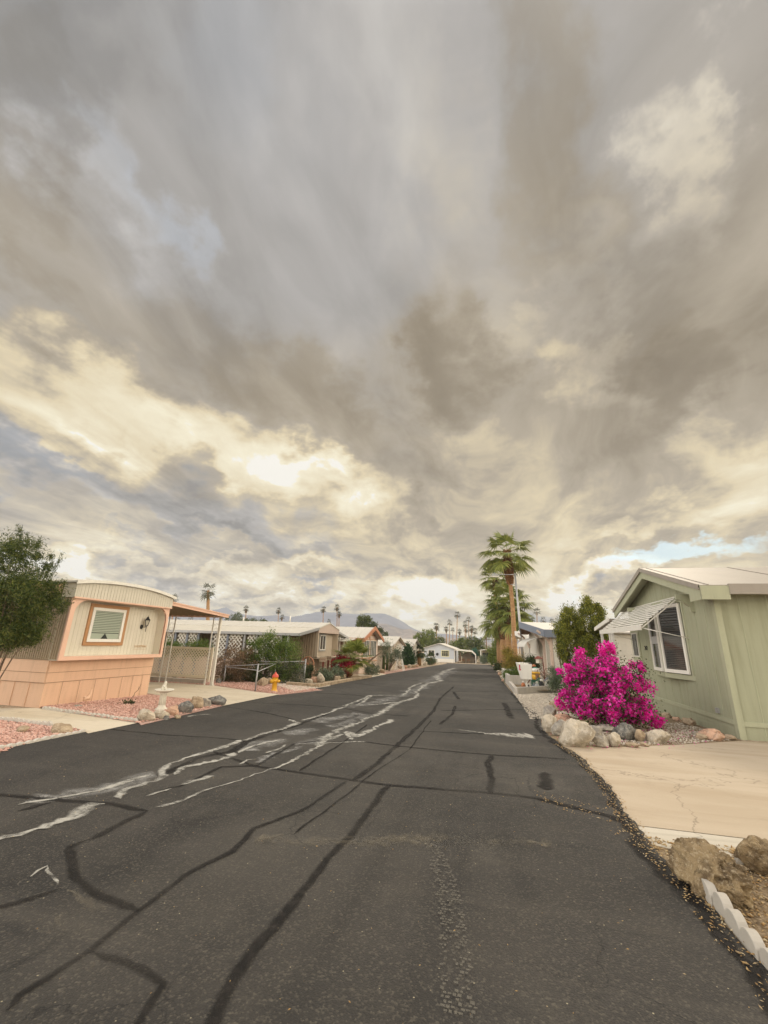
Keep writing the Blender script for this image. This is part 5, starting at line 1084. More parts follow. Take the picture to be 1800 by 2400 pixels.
bush('shrub', 'thin twiggy shrub by the beige home window', 'shrub', (-10.9, 22.4, gz(22.4)), [B1(668, 1500, 705, 1580, 22.4, .5)], 1500, .07, .14, lf_green, 35, 30, 2.2, stems=24, r0=.014)
bush('agave_clump', 'green strappy plants in the stone edged bed', 'plant', (-9.0, 24, gz(24)), [B1(745, 1572, 775, 1600, 23.4, .4), B1(768, 1560, 805, 1595, 24.6, .4)], 2600, .16, .12, lf_grey, 36, 30, 5.0, .6)
bush('spiky_plant', 'dark spiky plant left of the pale boulder', 'plant', (-9.9, 22.8, gz(22.8)), [B1(706, 1552, 730, 1590, 22.8, .3)], 1100, .22, .08, lf_dark, 37, 10, 7.0, .5)
bush('bougainvillea', 'small red bougainvillea left of the low fan palm', 'shrub', (-9.5, 27.9, gz(28)), [B1(783, 1538, 812, 1576, 27, .3), B1(800, 1548, 822, 1580, 26.6, .3)], 4200, .08, .10, bract_r, 38, 50, 1.5)
bush('grey_shrub', 'grey green shrub before the rust gabled home', 'shrub', (-9.2, 33, gz(33)), [B1(855, 1555, 892, 1582, 32.5, .5)], 2600, .10, .12, lf_grey, 39, 30, 3.5, .6)
bush('small_tree', 'slim olive coloured tree before the grey green home', 'tree', (-9.6, 42, gz(42)), [B1(915, 1520, 945, 1548, 42, .6), B1(905, 1532, 928, 1552, 42, .4)], 2200, .12, .20, lf_grey, 40, 26, 3.0, stems=12, r0=.04)
bush('palo_verde', 'wispy pale green tree beside the rust gabled home', 'tree', (-9.9, 40.5, gz(41)), [B1(893, 1500, 915, 1545, 40.5, .6)], 1500, .13, .22, lf_grey, 41, 22, 4.0, stems=12, r0=.03)
bush('cypress', 'dense dark green conical cypress on the left verge', 'tree', (-10.8, 58, gz(58)), [B1(940, 1535, 972, 1566, 58, .8), B1(941, 1518, 969, 1552, 58, .8), B1(945, 1508, 963, 1535, 58, .6)], 9000, .20, .16, leafm('cypress_leaves', [(.02, .045, .016), (.035, .08, .025), (.06, .11, .03)], .6, .15), 42, 150, 2.0, .5, stems=6, r0=.06)
for lab, (cx_, top_, bas, w_), Y, sd_ in (('dark sago palm with drooping fronds right of the cypress', (983, 1512, 1560, 20), 66, 51), ('squat sago palm with one golden frond before the blue house', (1010, 1528, 1560, 17), 74, 52)):
    c_ = atY(cx_, top_+14, Y); b_ = (c_[0], Y, gz(Y)); palm(lab, [b_, (c_[0], Y, c_[1])], [.3, .28], w_*Y/985, 34, 10, sd_, None, 'sago palms on the left verge', lf_dark, -50, 80, 'sago_palm', wseg=.05, droop=.5)
# trees beyond
def bgtree(label, boxes, Y, mat, n, sd_, size=None, name='tree', group=None, sig=None):
    bb = [B1(*b_, Y, 1.0) for b_ in boxes]; xm = sum(b_[0] for b_ in bb)/len(bb); o = thing(name, label, 'tree', (xm, Y, gz(Y)), group); rs = np.random.RandomState(sd_); cc = clumps(rs, bb, 60*len(bb))
    s_ = size or Y/985*2.4; leafset('crown', mat, o, cc, n, sig or Y/985*2.2, s_, sd_+1, 1.8); m_ = MB(); hh = min(b_[2]-b_[5]*.3 for b_ in bb)
    m_.tube([(xm, Y, gz(Y)), (xm+.2, Y, (gz(Y)+hh)/2), (xm, Y, hh+.5)], [.35*Y/120, .28*Y/120, .2*Y/120], 7)
    for b_ in bb: m_.tube([(xm, Y, (gz(Y)+hh)/2), ((xm+b_[0])/2, Y, (hh+b_[2])/2), (b_[0], Y, b_[2])], [.2*Y/120, .14*Y/120, .05], 6)
    m_.build('trunk', bark, o); return o
GT = 'trees beyond the homes'
bgtree('feathery olive tree over the beige roof, left of the shaggy palm', [(532, 1440, 568, 1470), (545, 1435, 566, 1460)], 110, lf_grey, 2500, 61, group=GT)
bgtree('low dark tree right of the shaggy palm above the beige roof', [(565, 1448, 588, 1472), (582, 1450, 604, 1470), (608, 1452, 624, 1466)], 115, lf_tree, 3000, 62, group=GT)
bgtree('round topped dense tree rising behind the rust gabled home', [(833, 1444, 852, 1470), (842, 1441, 865, 1462), (855, 1443, 872, 1470), (836, 1458, 870, 1480)], 95, lf_tree, 5200, 63, group=GT)
bgtree('small leaning tree right of the round topped one', [(870, 1458, 884, 1474), (880, 1470, 898, 1500), (872, 1464, 882, 1482)], 92, lf_dark, 2600, 64, group=GT)
bgtree('tiny bushy tree between the rust gable and white roof', [(898, 1483, 910, 1500)], 90, lf_dark, 900, 65, group=GT)
bgtree('broad yellow green tree left of the far blue house', [(966, 1482, 995, 1520), (985, 1474, 1020, 1510), (975, 1490, 1030, 1525), (1008, 1478, 1022, 1500)], 150, lf_ygreen, 7500, 66, group=GT)
bgtree('dark tree wedged behind the left slope of the far blue roof', [(1020, 1492, 1044, 1525), (1000, 1500, 1030, 1530)], 140, lf_tree, 3600, 67, group=GT)
bgtree('mixed green tree above the ridge of the far blue house', [(1052, 1500, 1085, 1535), (1070, 1492, 1100, 1530)], 145, lf_ygreen, 4500, 68, group=GT)
bgtree('dark green tree above the white carport arch', [(1090, 1490, 1125, 1530), (1105, 1494, 1142, 1540), (1095, 1500, 1130, 1545)], 140, lf_tree, 6000, 69, group=GT)
bgtree('bright green tree standing left of the stout palm', [(1140, 1512, 1175, 1550), (1150, 1495, 1178, 1530), (1143, 1530, 1175, 1560)], 92, lf_ygreen, 7000, 70, group=GT)
bgtree('teal green shrub on top of the far carport bend', [(1107, 1520, 1119, 1540)], 118, leafm('teal_leaves', [(.03, .10, .07), (.06, .18, .12)]), 700, 71, group=GT)
bgtree('dark low tree behind the white roofed porch house', [(1040, 1515, 1100, 1545), (1120, 1525, 1160, 1545)], 160, lf_dark, 3500, 72, group=GT)
bush('shrub', 'grey green bush before the far white porch house', 'shrub', (-2.0, 111, gz(111)), [B1(1122, 1536, 1143, 1556, 111, .8)], 1400, .22, .28, lf_grey, 73, 24)
# right side plants
bgj = [B1(1298, 1430, 1352, 1570, 24.3, .9), B1(1345, 1430, 1375, 1560, 24.4, .9), B1(1318, 1416, 1356, 1500, 24.6, .8), B1(1355, 1405, 1402, 1540, 24.6, 1.0), B1(1366, 1396, 1390, 1450, 24.8, .5), B1(1390, 1410, 1430, 1520, 24.6, .9), B1(1340, 1480, 1420, 1600, 24.2, 1.0), B1(1400, 1440, 1440, 1600, 24.5, .9)]
o = thing('juniper', 'large shaggy green juniper with two peaks behind the magenta bush', 'tree', (4.6, 24.4, gz(24.4))); rs = np.random.RandomState(81); cc = clumps(rs, bgj, 330)
leafset('foliage', lf_jun, o, cc, 60000, .095, .09, 82, 2.8, 1.2); m_ = MB()
for (q, w_) in (((1330, 1560), .07), ((1365, 1580), .09), ((1310, 1575), .05)): x, z = atY(q[0], q[1], 24.4); m_.tube([(x+.3, 24.4, gz(24)), (x+.15, 24.4, z), (x, 24.4, z+1.5)], [w_, w_*.8, w_*.4], 7)
m_.build('trunk', bark, o)
bush('yellow_shrub', 'golden yellow green shrub at the foot of the tallest palm', 'shrub', (3.0, 46, gz(46)), [B1(1178, 1520, 1204, 1572, 46, .9), B1(1190, 1530, 1216, 1570, 44, .7)], 5200, .14, .20, lf_yel, 83, 60, 3.2, .4, stems=20)
bush('yellow_shrub', 'golden shrub partly behind the lamp pole', 'shrub', (3.6, 45, gz(45)), [B1(1208, 1535, 1232, 1572, 45, .7)], 2600, .14, .18, lf_yel, 84, 30, 3.2, .4)
bush('shrub', 'low dark green plants in the planter left of the white mailbox', 'shrub', (2.0, 31.8, gz(32)), [B1(1183, 1570, 1207, 1592, 32, .7), B1(1196, 1566, 1226, 1594, 31.5, .7)], 4200, .10, .13, lf_green, 85, 50, 2.4)
bush('shrub', 'dark shrub between the lamp pole and the house with blinds', 'shrub', (3.35, 27.4, gz(28)), [B1(1234, 1540, 1262, 1575, 27.4, .4)], 2600, .09, .12, lf_dark, 86, 40, 2.4)
bush('shrub', 'feathery olive shrub between the bird feeder and magenta bush', 'shrub', (3.9, 23, gz(23)), [B1(1283, 1565, 1316, 1620, 23, .6)], 3600, .09, .11, lf_grey, 87, 40, 4.0, .6)
bush('shrub', 'black green low shrub in the far right verge', 'shrub', (1.7, 60, gz(60)), [B1(1160, 1556, 1174, 1570, 60, .6)], 900, .2, .2, lf_dark, 88, 16)
# bougainvillea
bbv = [B1(1318, 1560, 1400, 1690, 13.0, .9), B1(1370, 1540, 1460, 1650, 13.3, 1.0), B1(1425, 1560, 1512, 1690, 13.2, .9), B1(1402, 1515, 1452, 1590, 13.4, .6), B1(1345, 1600, 1480, 1700, 12.9, .9), B1(1438, 1625, 1530, 1695, 13.2, .8), B1(1480, 1545, 1505, 1620, 13.4, .5), B1(1350, 1538, 1380, 1600, 13.4, .5)]
o = thing('bougainvillea', 'large rounded magenta bougainvillea beside the sage green home', 'shrub', (2.95, 13.2, gz(13.2))); rs = np.random.RandomState(91); cc = clumps(rs, bbv, 300)
extra = np.array([(*atY(x, y, 13)[:1], 13.0, atY(x, y, 13)[1]) for x, y in ((1312, 1573), (1318, 1628), (1308, 1645), (1330, 1563), (1356, 1532), (1362, 1528), (1425, 1512), (1432, 1518), (1414, 1520), (1436, 1526), (1412, 1530), (1545, 1690), (1535, 1696), (1520, 1612), (1535, 1688), (1322, 1655), (1335, 1575))])
leafset('blossom', bract, o, np.concatenate([cc, extra]), 27000, .055, .064, 92, 1.2, .0, gz(13.2)+.04)
cc2 = np.concatenate([cc, np.array([b_[:3] for b_ in bbv])]); leafset('foliage', lf_dark, o, cc2, 13000, .13, .06, 93, 1.8, 0, gz(13.2)+.02); branches(o, (2.95, 13.2, gz(13.2)), cc, 50, .025, bark, 94)

# ------------------------------------------------------------------ stones
def rock(label, cx_, by_, w_, h_, mat, seed, depth=.85, group=None, lift=0.0, rough=.22, sub=4, flat=False, name='stone', yy=None):
    X, Y = gs(cx_, by_-min(6, h_*.15)); Y = yy or Y; X = atY(cx_, by_, Y)[0]
    dep = float(np.dot(np.array([X, Y, gz(Y)-EYE]), CM[:, 2])); sx = w_*dep/FPX/2*1.0; sz = h_*dep/FPX/2*1.05; sy = sx*depth
    import bmesh
    bm = bmesh.new(); bmesh.ops.create_icosphere(bm, subdivisions=sub, radius=1); of = Vector((seed*3.1, seed*1.7, seed*.9))
    for v in bm.verts:
        p = v.co.copy(); q = Vector((abs(p.x)**.8*(1 if p.x > 0 else -1), abs(p.y)**.8*(1 if p.y > 0 else -1), abs(p.z)**.8*(1 if p.z > 0 else -1)))
        n = noise.noise(p*1.1+of)*rough*1.4+noise.noise(p*2.6+of)*rough*.8+noise.noise(p*6+of)*rough*.35+abs(noise.noise(p*3.5+of*2))*-rough*.8+noise.noise(p*14+of)*rough*.16+(abs(noise.noise(Vector((p.x*3, p.y*3, p.z*9))+of))*-rough*.5 if sub > 4 else 0)+(noise.noise(p*30+of)*rough*.08 if sub > 5 else 0)
        q = q*(1+n)
        for kk in range(7):   # a few flat faces, as if broken
            d = Vector((cos(kk*1.9+seed), sin(kk*1.9+seed*1.3), .75*cos(seed*1.7+kk*2.2))).normalized(); t = q.dot(d)
            if t > .74: q -= d*(t-.74)*.85
        v.co = Vector((q.x*sx, q.y*sy, q.z*sz))
    a = seed*2.1; R3 = Matrix.Rotation(.12*sin(seed*2.3), 3, 'Y')
    for v in bm.verts: v.co = R3 @ v.co
    me = bpy.data.meshes.new(name); bm.to_mesh(me); bm.free(); me.materials.append(mat)
    for p in me.polygons: p.use_smooth = True
    o = bpy.data.objects.new(name, me); C.objects.link(o); o.location = (X, Y+sy*.3, gz(Y)+sz*.72+lift); return tag(o, label, 'stone', group)
ORD = ['first', 'second', 'third', 'fourth', 'fifth', 'sixth', 'seventh', 'eighth', 'ninth', 'tenth', 'eleventh', 'twelfth', 'thirteenth', 'fourteenth', 'fifteenth']
GR = 'stones bordering the magenta bush'
for a in [('largest round cracked pale boulder below the magenta bush', 1355, 1757, 78, 62, st_pale), ('pale smooth boulder left of the largest round one', 1288, 1721, 38, 42, st_pale), ('grey round stone touching the largest boulder on its left', 1318, 1729, 48, 34, st_grey),
    ('grey lumpy stone near the dusty verge, above the pale one', 1292, 1688, 34, 30, st_grey), ('flat pinkish stone tucked under the magenta bush', 1326, 1698, 48, 20, st_pink), ('upright tan stone at the top left of the border', 1313, 1673, 26, 32, st_tan), ('small tan stone leaning by the dusty verge', 1300, 1664, 22, 18, st_tan),
    ('squat grey brown stone right of the largest boulder', 1412, 1756, 35, 28, st_grey), ('pale tilted stone, left neighbour of the dark slate one', 1442, 1756, 30, 36, st_pale), ('dark slate boulder with pale veins in the border', 1468, 1741, 52, 42, st_dark), ('small tan upright stone right of the dark slate boulder', 1503, 1744, 22, 30, st_tan),
    ('long pale stone lying at the right end of the border', 1544, 1746, 57, 30, st_pale), ('long flat grey slab at the foot of the magenta bush', 1422, 1718, 62, 16, st_grey), ('grey stone behind and right of the largest boulder', 1400, 1738, 34, 32, st_grey), ('small flat tan stone under the dark slate boulder', 1484, 1754, 32, 11, st_tan),
    ('little tan pebble stone below the long pale stone', 1512, 1752, 18, 10, st_tan), ('low tan stone between the two upright pale stones', 1426, 1742, 26, 14, st_grey)]:
    rock(*a, seed=len(bpy.data.objects) % 97, group=GR)
GW = 'stones along the green wall'
for a in [('pink wedge shaped stone near the corner of the green home', 1672, 1739, 50, 26, st_pink), ('tan stone left of the pink wedge shaped one', 1648, 1737, 24, 16, st_tan), ('small tan stone closest to the green wall corner', 1714, 1737, 24, 13, st_tan), ('dark red brown stone halfway along the green wall', 1618, 1704, 30, 18, st_tan),
    ('small grey stone half under the right side of the bush', 1502, 1698, 24, 12, st_grey), ('small brown stone by the wall right of the bush', 1565, 1684, 22, 12, st_tan), ('tiny tan stone between bush and dark red stone', 1588, 1692, 18, 10, st_pink), ('little grey stone left of the tan corner stones', 1632, 1726, 16, 10, st_grey)]:
    rock(*a, seed=len(bpy.data.objects) % 97, group=GW)
GL = 'stones by the bird bath'
for a in [('pale grey boulder at the driveway end of the left border', 336, 1696, 40, 30, st_pale), ('low pale boulder just under the bird bath', 372, 1690, 34, 22, st_pale), ('pinkish white stone right of the bird bath', 400, 1683, 28, 26, st_pink), ('ridged dark grey boulder in the bird bath border', 428, 1677, 34, 30, st_dark), ('tan stone right of the ridged dark boulder', 456, 1667, 30, 30, st_tan),
    ('narrow grey stone beside the last boulder', 479, 1662, 22, 24, st_grey), ('long grey boulder ending the border by the carport drive', 506, 1658, 40, 24, st_dark), ('small tan stone fallen before the ridged boulder', 414, 1687, 14, 10, st_tan), ('small dark stone between the two lowest boulders', 388, 1690, 14, 12, st_dark),
    ('smooth tan stone in the leftmost pink bed', 133, 1722, 50, 22, st_tan), ('round tan stone at the left edge in the pink bed', 47, 1720, 26, 16, st_tan), ('pink tan stone below the lattice screen', 424, 1594, 22, 12, st_pink)]:
    rock(*a, seed=len(bpy.data.objects) % 97, group=GL)
GB = 'stones by the chain link fence'
for a in [('brown boulder behind the nearest fence post', 612, 1612, 26, 22, st_tan), ('smaller brown boulder left of the hydrant', 630, 1608, 16, 18, st_tan), ('dark stone at the foot of the carport post', 510, 1604, 14, 12, st_dark), ('big smooth pale boulder carrying a small figurine', 737, 1590, 42, 26, st_pink), ('white angular stone in front of the strappy plants', 749, 1606, 22, 26, st_pale),
    ('pale low stone below the big smooth boulder', 722, 1606, 22, 14, st_pale), ('pinkish stone between the two pale low stones', 735, 1604, 18, 16, st_pink), ('small brown stone left of the tall fence post', 698, 1600, 14, 14, st_tan), ('small grey stone right against the tall fence post', 706, 1601, 12, 12, st_grey), ('white stone nestled in the strappy plants', 777, 1592, 12, 12, st_pale),
    ('pale boulder left of the low fan palm', 808, 1584, 26, 20, st_pink), ('pointed grey stone beside the low fan palm trunk', 838, 1580, 10, 16, st_grey)]:
    rock(*a, seed=len(bpy.data.objects) % 97, group=GB)
for i, (x, y, w_, h_) in enumerate([(888, 1578, 12, 9), (896, 1579, 13, 11), (904, 1571, 12, 8), (916, 1568, 10, 6), (938, 1568, 14, 8), (949, 1568, 12, 9), (958, 1567, 14, 9), (968, 1566, 14, 8), (976, 1565, 12, 7), (996, 1561, 12, 10), (1008, 1560, 10, 7), (1018, 1558, 9, 6), (1026, 1557, 8, 5)]):
    rock('%s small pale stone counted from the near end of the far left verge' % ORD[i], x, y, w_, h_, (st_pale, st_tan, st_pink)[i % 3], i+5, group='small stones along the far left verge', sub=2)
for i, (x, y, w_, h_) in enumerate([(1156, 1562, 7, 4), (1160, 1567, 8, 5), (1164, 1571, 8, 5), (1168, 1577, 9, 6), (1171, 1583, 9, 7), (1176, 1590, 9, 6), (1180, 1598, 10, 6)]):
    rock('%s small reddish stone from the far end of the right kerb' % ORD[i], x, y, w_, h_, (st_pink, st_pale)[i % 2], i+25, group='small stones along the right kerb', sub=2)
rock('large brown ridged boulder in the foreground at right', 1692, 2135, 150, 112, st_big, 4, .95, rough=.30, sub=6, name='boulder', yy=4.22)
rock('second brown boulder, cut by the right edge of the picture', 1800, 2080, 100, 80, st_big, 9, .9, rough=.28, sub=5, name='boulder', yy=4.75)
rock('small grey stone between the two brown foreground boulders', 1740, 2062, 26, 30, st_grey, 12, yy=4.8)
rock('pale pebble lying by the scalloped edging', 1752, 2130, 16, 14, st_pale, 13, sub=3, yy=4.3)

# ------------------------------------------------------------------ garden edging
def scallops(name, label, p0, p1, pitch, h, th, mat, base_h=.5, group=None):
    p0 = Vector((*p0, 0)); p1 = Vector((*p1, 0)); L0 = (p1-p0).length; n = max(1, round(L0/pitch)); d = (p1-p0)/n; s = Vector((-d.y, d.x, 0)).normalized()*th/2; m_ = MB()
    for i in range(n):
        a = p0+d*i; pr = [(0, -.04), (1, -.04)]+[(1-k/8, h*(base_h+(1-base_h)*sin(pi*k/8)**.7)) for k in range(9)]
        front = []; back = []; hv = 1+.10*sin(i*7.3); lv = .006*sin(i*4.1)
        for t, z in pr:
            q = a+d*(t*.975+.012); q.x += lv; zz = gz(q.y)+z*hv; front.append((q.x-s.x, q.y-s.y, zz)); back.append((q.x+s.x, q.y+s.y, zz))
        k = len(pr); m_.add(front+back, [tuple(range(k-1, -1, -1)), tuple(range(k, 2*k))]+[(j, (j+1) % k, (j+1) % k+k, j+k) for j in range(k)])
    return tag(m_.build(name, mat, bevel=.006), label, 'edging', group)
ge = 'scalloped garden edging'
scallops('garden_edging', 'scalloped concrete edging between drive and large pink bed', gs(100, 1663), gs(322, 1694), .15, .08, .05, conc_l, group=ge)
scallops('garden_edging', 'dark scalloped edging at the back of the leftmost pink bed', gs(-60, 1682), gs(120, 1704), .15, .09, .05, conc_l, group=ge)
scallops('garden_edging', 'scalloped edging along the road before the leftmost pink bed', gs(-60, 1770), gs(200, 1716), .15, .06, .06, conc_l, group=ge)
pa, pb = gs(1640, 2085), gs(1795, 2262)
scallops('garden_edging', 'pale scalloped concrete edging beside the foreground boulder', (1.455, 4.42), (1.435, 3.1), .20, .125, .06, paint('pale_edging', (.42, .385, .33), .85, .1, 5, .05), .55, ge)
# stone kerb of the planted bed on the left
m_ = MB()
kp = px((742, 1612), (800, 1600), (868, 1588))
for a, b_ in zip(kp[:-1], kp[1:]): m_.obar((*a, gz(a[1])+.05), (*b_, gz(b_[1])+.05), .22, .22)
a = kp[0]; m_.obar((*a, gz(a[1])+.05), (a[0]-1.6, a[1]+.3, gz(a[1])+.05), .22, .22); m_.obar((kp[1][0]-.3, kp[1][1], gz(kp[1][1])+.12), (kp[1][0]-.9, kp[1][1]+3.2, gz(kp[1][1]+3)+.12), .2, .35)
tag(m_.build('stone_kerb', st_tan, bevel=.02), 'low tan stone kerb round the planted bed on the left', 'kerb')
tag(sheet('planting_bed', [(-8.45, 21.1), (-8.15, 30), (-10.3, 30), (-10.4, 21.4)], gm_dirt, .06), kind='structure')

# ------------------------------------------------------------------ fence, hydrant, garden objects on the left
def post(m_, x, y, h, r=.03): m_.tube([(x, y, gz(y)-.02), (x, y, gz(y)+h)], r, 8).lathe([(r*1.2, 0), (r*1.2, .02), (.0, .05)], (x, y, gz(y)+h), 8)
FN = thing('chain_link_fence', 'low galvanised chain link fence round the shrubs behind the hydrant', 'fence', (-10.2, 18, gz(18)))
fp = [(gs(598, 1621), .98, .032), (gs(642, 1603), 1.0, .02), (gs(712, 1604), 1.14, .034), (gs(524, 1601), .75, .025)]
for (q, h, r) in fp: m_ = MB(); post(m_, *q, h, r); m_.build('post', grey_m, FN)
(x0, y0), (x1, y1), (x2, y2), (x3, y3) = [f_[0] for f_ in fp]
for a, b_, ha, hb_ in (((x3, y3), (x0, y0), .72, .78), ((x0, y0), (x1, y1), .72, .92), ((x3, y3), (x1, y1), .74, .93), ((x1, y1), (x2, y2), 1.0, 1.08), ((x1-2.2, y1+.6), (x1, y1), 1.0, 1.0)):
    MB().tube([(a[0], a[1], gz(a[1])+ha), (b_[0], b_[1], gz(b_[1])+hb_)], .018, 6).build('rail', grey_m, FN)
m_ = MB(); a, b_ = Vector((x1-2.2, y1+.6, gz(y1)+.03)), Vector((x2, y2, gz(y2)+.03)); n_ = 46
for i in range(n_):
    for s in (0, 1):
        t0 = i/n_; t1 = min(1, (i+8)/n_); p0 = a.lerp(b_, t0 if s == 0 else t1); p1 = a.lerp(b_, t1 if s == 0 else t0); p1 = p1+Vector((0, 0, 1.0)); m_.obar(p0, p1, .005, .005)
m_.build('mesh', grey_m, FN)
hx, hy = gs(642, 1621); hz = gz(hy)
HY = thing('fire_hydrant', 'yellow fire hydrant with a red cap on the pink gravel', 'fire hydrant', (hx, hy, hz))
MB().lathe([(.15, 0), (.15, .03), (.105, .04), (.10, .10), (.098, .36), (.115, .37), (.13, .38), (.13, .41), (.115, .42), (.115, .50), (.125, .505), (.125, .53)], (hx, hy, hz), 20).build('barrel', hy_y, HY)
MB().lathe([(.135, .53), (.135, .56), (.125, .58), (.11, .62), (.07, .66), (.03, .675), (.03, .73), (.0, .732)], (hx, hy, hz), 20).build('bonnet', hy_r, HY)
for d, r, l in (((1, -.25), .055, .19), ((-1, .25), .05, .17), ((-.25, -1), .07, .19)):
    dv = Vector((*d, 0)).normalized(); c_ = Vector((hx, hy, hz+.40)); m_ = MB().tube([c_+dv*.08, c_+dv*l], r*.8, 12).tube([c_+dv*(l-.03), c_+dv*(l+.035)], r, 8).tube([c_+dv*(l+.03), c_+dv*(l+.06)], .018, 5); m_.build('outlet', hy_y, HY)
bx_, by__ = gs(377, 1666); bz = gz(by__)+.02
BB = thing('bird_bath', 'cream fluted bird bath topped by a small statue', 'bird bath', (bx_, by__, bz))
m_ = MB().lathe([(.15, 0), (.15, .03), (.12, .05), (.095, .08), (.075, .14), (.065, .30), (.075, .38), (.11, .42)], (bx_, by__, bz), 20)
for k in range(12): a = k*pi/6; m_.tube([(bx_+.078*cos(a), by__+.078*sin(a), bz+.12), (bx_+.07*cos(a), by__+.07*sin(a), bz+.36)], .010, 5)
m_.build('pedestal', plaster, BB)
MB().lathe([(.08, .41), (.16, .43), (.225, .46), (.235, .485), (.225, .495), (.20, .48), (.10, .455), (.0, .45)], (bx_, by__, bz), 28).build('basin', plaster, BB)
MB().tube([(bx_-.03, by__, bz+.45), (bx_-.03, by__, bz+.52), (bx_-.015, by__, bz+.58), (bx_+.0, by__, bz+.62), (bx_+.005, by__, bz+.655), (bx_+.005, by__, bz+.69)], [.075, .06, .05, .032, .038, .01], 10).tube([(bx_+.0, by__, bz+.53), (bx_+.07, by__-.02, bz+.49), (bx_+.08, by__-.02, bz+.455)], [.04, .035, .015], 8).tube([(bx_-.03, by__-.03, bz+.58), (bx_+.04, by__-.05, bz+.55)], [.025, .02], 6).build('statue', plaster, BB)
rx_, ry_ = gs(172, 1652)[0]+.35, gs(172, 1652)[1]+.05; rz_ = gz(ry_)+.02
RO = thing('garden_bird', 'salmon painted garden bird ornament standing by the skirting', 'ornament', (rx_, ry_, rz_))
MB().tube([(rx_, ry_-.10, rz_+.10), (rx_, ry_-.06, rz_+.16), (rx_, ry_+.02, rz_+.16), (rx_, ry_+.07, rz_+.24), (rx_, ry_+.09, rz_+.38)], [.02, .06, .06, .035, .008], 8).tube([(rx_, ry_-.05, rz_+.16), (rx_, ry_-.10, rz_+.21), (rx_, ry_-.13, rz_+.20)], [.035, .028, .004], 7).build('body', terracotta if False else salmon, RO)
for s in (-.02, .02): MB().tube([(rx_+s, ry_-.0, rz_+.12), (rx_+s, ry_, rz_-.01)], .006, 5).build('leg', salmon, RO)
rock('pale flat stone under the salmon garden bird', 178, 1660, 22, 8, st_grey, 66, sub=2)
tx, ty = gs(300, 1652); m_ = MB(); tz = gz(ty)
TW = thing('bare_plant', 'bare dark twiggy plant in the pink gravel', 'plant', (tx, ty, tz))
m_.tube([(tx, ty, tz), (tx+.02, ty+.03, tz+.14), (tx+.08, ty+.06, tz+.24), (tx+.06, ty+.10, tz+.30), (tx+.14, ty+.12, tz+.38), (tx+.16, ty+.17, tz+.55)], [.010, .008, .007, .006, .006, .003], 5).tube([(tx+.08, ty+.06, tz+.24), (tx+.13, ty+.03, tz+.25)], .005, 5).tube([(tx+.14, ty+.12, tz+.38), (tx+.10, ty+.16, tz+.46)], .004, 5); m_.build('stem', bark, TW)
leafset('ground_leaves', lf_dark, TW, np.array([(tx+.1*cos(a), ty+.12*sin(a), tz+.05) for a in range(7)]), 260, .04, .05, 5)
# signs, wheel, figurine
sx0, sy0 = atY(757, 1578, 26.2)[0], 26.2; 
for i, (p_, y_, lab) in enumerate(((757, 26.2, 'left plank sign on a red brown post below the beige home'), (769, 27.6, 'right plank sign on a red brown post below the beige home'))):
    X = atY(p_, 1560, y_)[0]; zt = atY(p_, 1538 if i else 1541, y_)[1]; SG = thing('plank_sign', lab, 'sign', (X, y_, gz(y_)), 'plank signs on posts')
    MB().box(X-.05, X+.05, y_-.05, y_+.05, gz(y_)-.05, zt-.05).build('post', redbrown, SG); MB().box(X-.22, X+.22, y_-.085, y_-.05, zt-.24, zt+.02).build('board', signw, SG)
    m_ = MB(); R_ = random.Random(i)     # carved lettering too small to read in the photograph: plain strokes
    for k in range(7): xx = X-.17+k*.052; m_.box(xx, xx+.014, y_-.091, y_-.083, zt-.17, zt-.05); m_.box(xx, xx+.032, y_-.0905, y_-.0835, zt-.05-.06*(k % 3), zt-.036-.06*(k % 3))
    m_.build('carved_lettering', redbrown, SG)
wx, wz = atY(721, 1556, 23.6); WH = thing('wagon_wheel', 'old dark wagon wheel leaning by the beige skirting', 'wheel', (wx, 23.6, gz(23.6)))
MB().tube([(wx+.38*cos(a), 23.6, wz+.38*sin(a)) for a in np.linspace(0, 2*pi, 25)], .03, 6, False).build('rim', rust, WH); m_ = MB().tube([(wx, 23.55, wz), (wx, 23.66, wz)], .06, 8)
for k in range(10): a = k*pi/5; m_.tube([(wx, 23.6, wz), (wx+.37*cos(a), 23.6, wz+.37*sin(a))], .014, 5)
m_.build('spokes', rust, WH)
fx, fz = atY(733, 1577, 23.2); MBf = MB().tube([(fx, 23.2, fz-.35), (fx, 23.2, fz+.12), (fx, 23.2, fz+.28), (fx+.03, 23.2, fz+.36)], [.10, .12, .06, .07], 8).tube([(fx+.05, 23.2, fz+.2), (fx+.16, 23.15, fz+.1)], [.04, .03], 6)
tag(MBf.build('figurine', st_pink), 'small pink figurine on the pale boulder', 'figurine')
# red car under B's far carport
CR = thing('parked_car', 'dark red car parked under the beige home carport, mostly hidden', 'car', (-12.9, 31.2, gz(31)))
m_ = MB().prism([(-15.2, -.30), (-15.1, .15), (-14.6, .25), (-14.1, .62), (-12.6, .66), (-11.9, .28), (-10.95, .16), (-10.8, -.1), (-10.85, -.42), (-15.1, -.42)], 1.65, 'Y', 30.4); m_.build('body', redcar, CR, bevel=.06)
m_ = MB().prism([(-14.45, .27), (-14.0, .58), (-12.65, .61), (-12.1, .29)], 1.67, 'Y', 30.39); m_.build('windows', g_dark, CR)
for x in (-14.3, -11.7):
    for y in (30.42, 31.9): wl = MB().tube([(x, y, -.45), (x, y+.2, -.45)], .31, 18).build('tyre', blackp, CR); MB().tube([(x, y-.01, -.45), (x, y+.21, -.45)], .17, 12).build('rim', grey_m, wl)
for y in (30.6, 31.7): MB().box(-10.84, -10.78, y, y+.25, -.1, .05).build('headlight', white_p, CR)
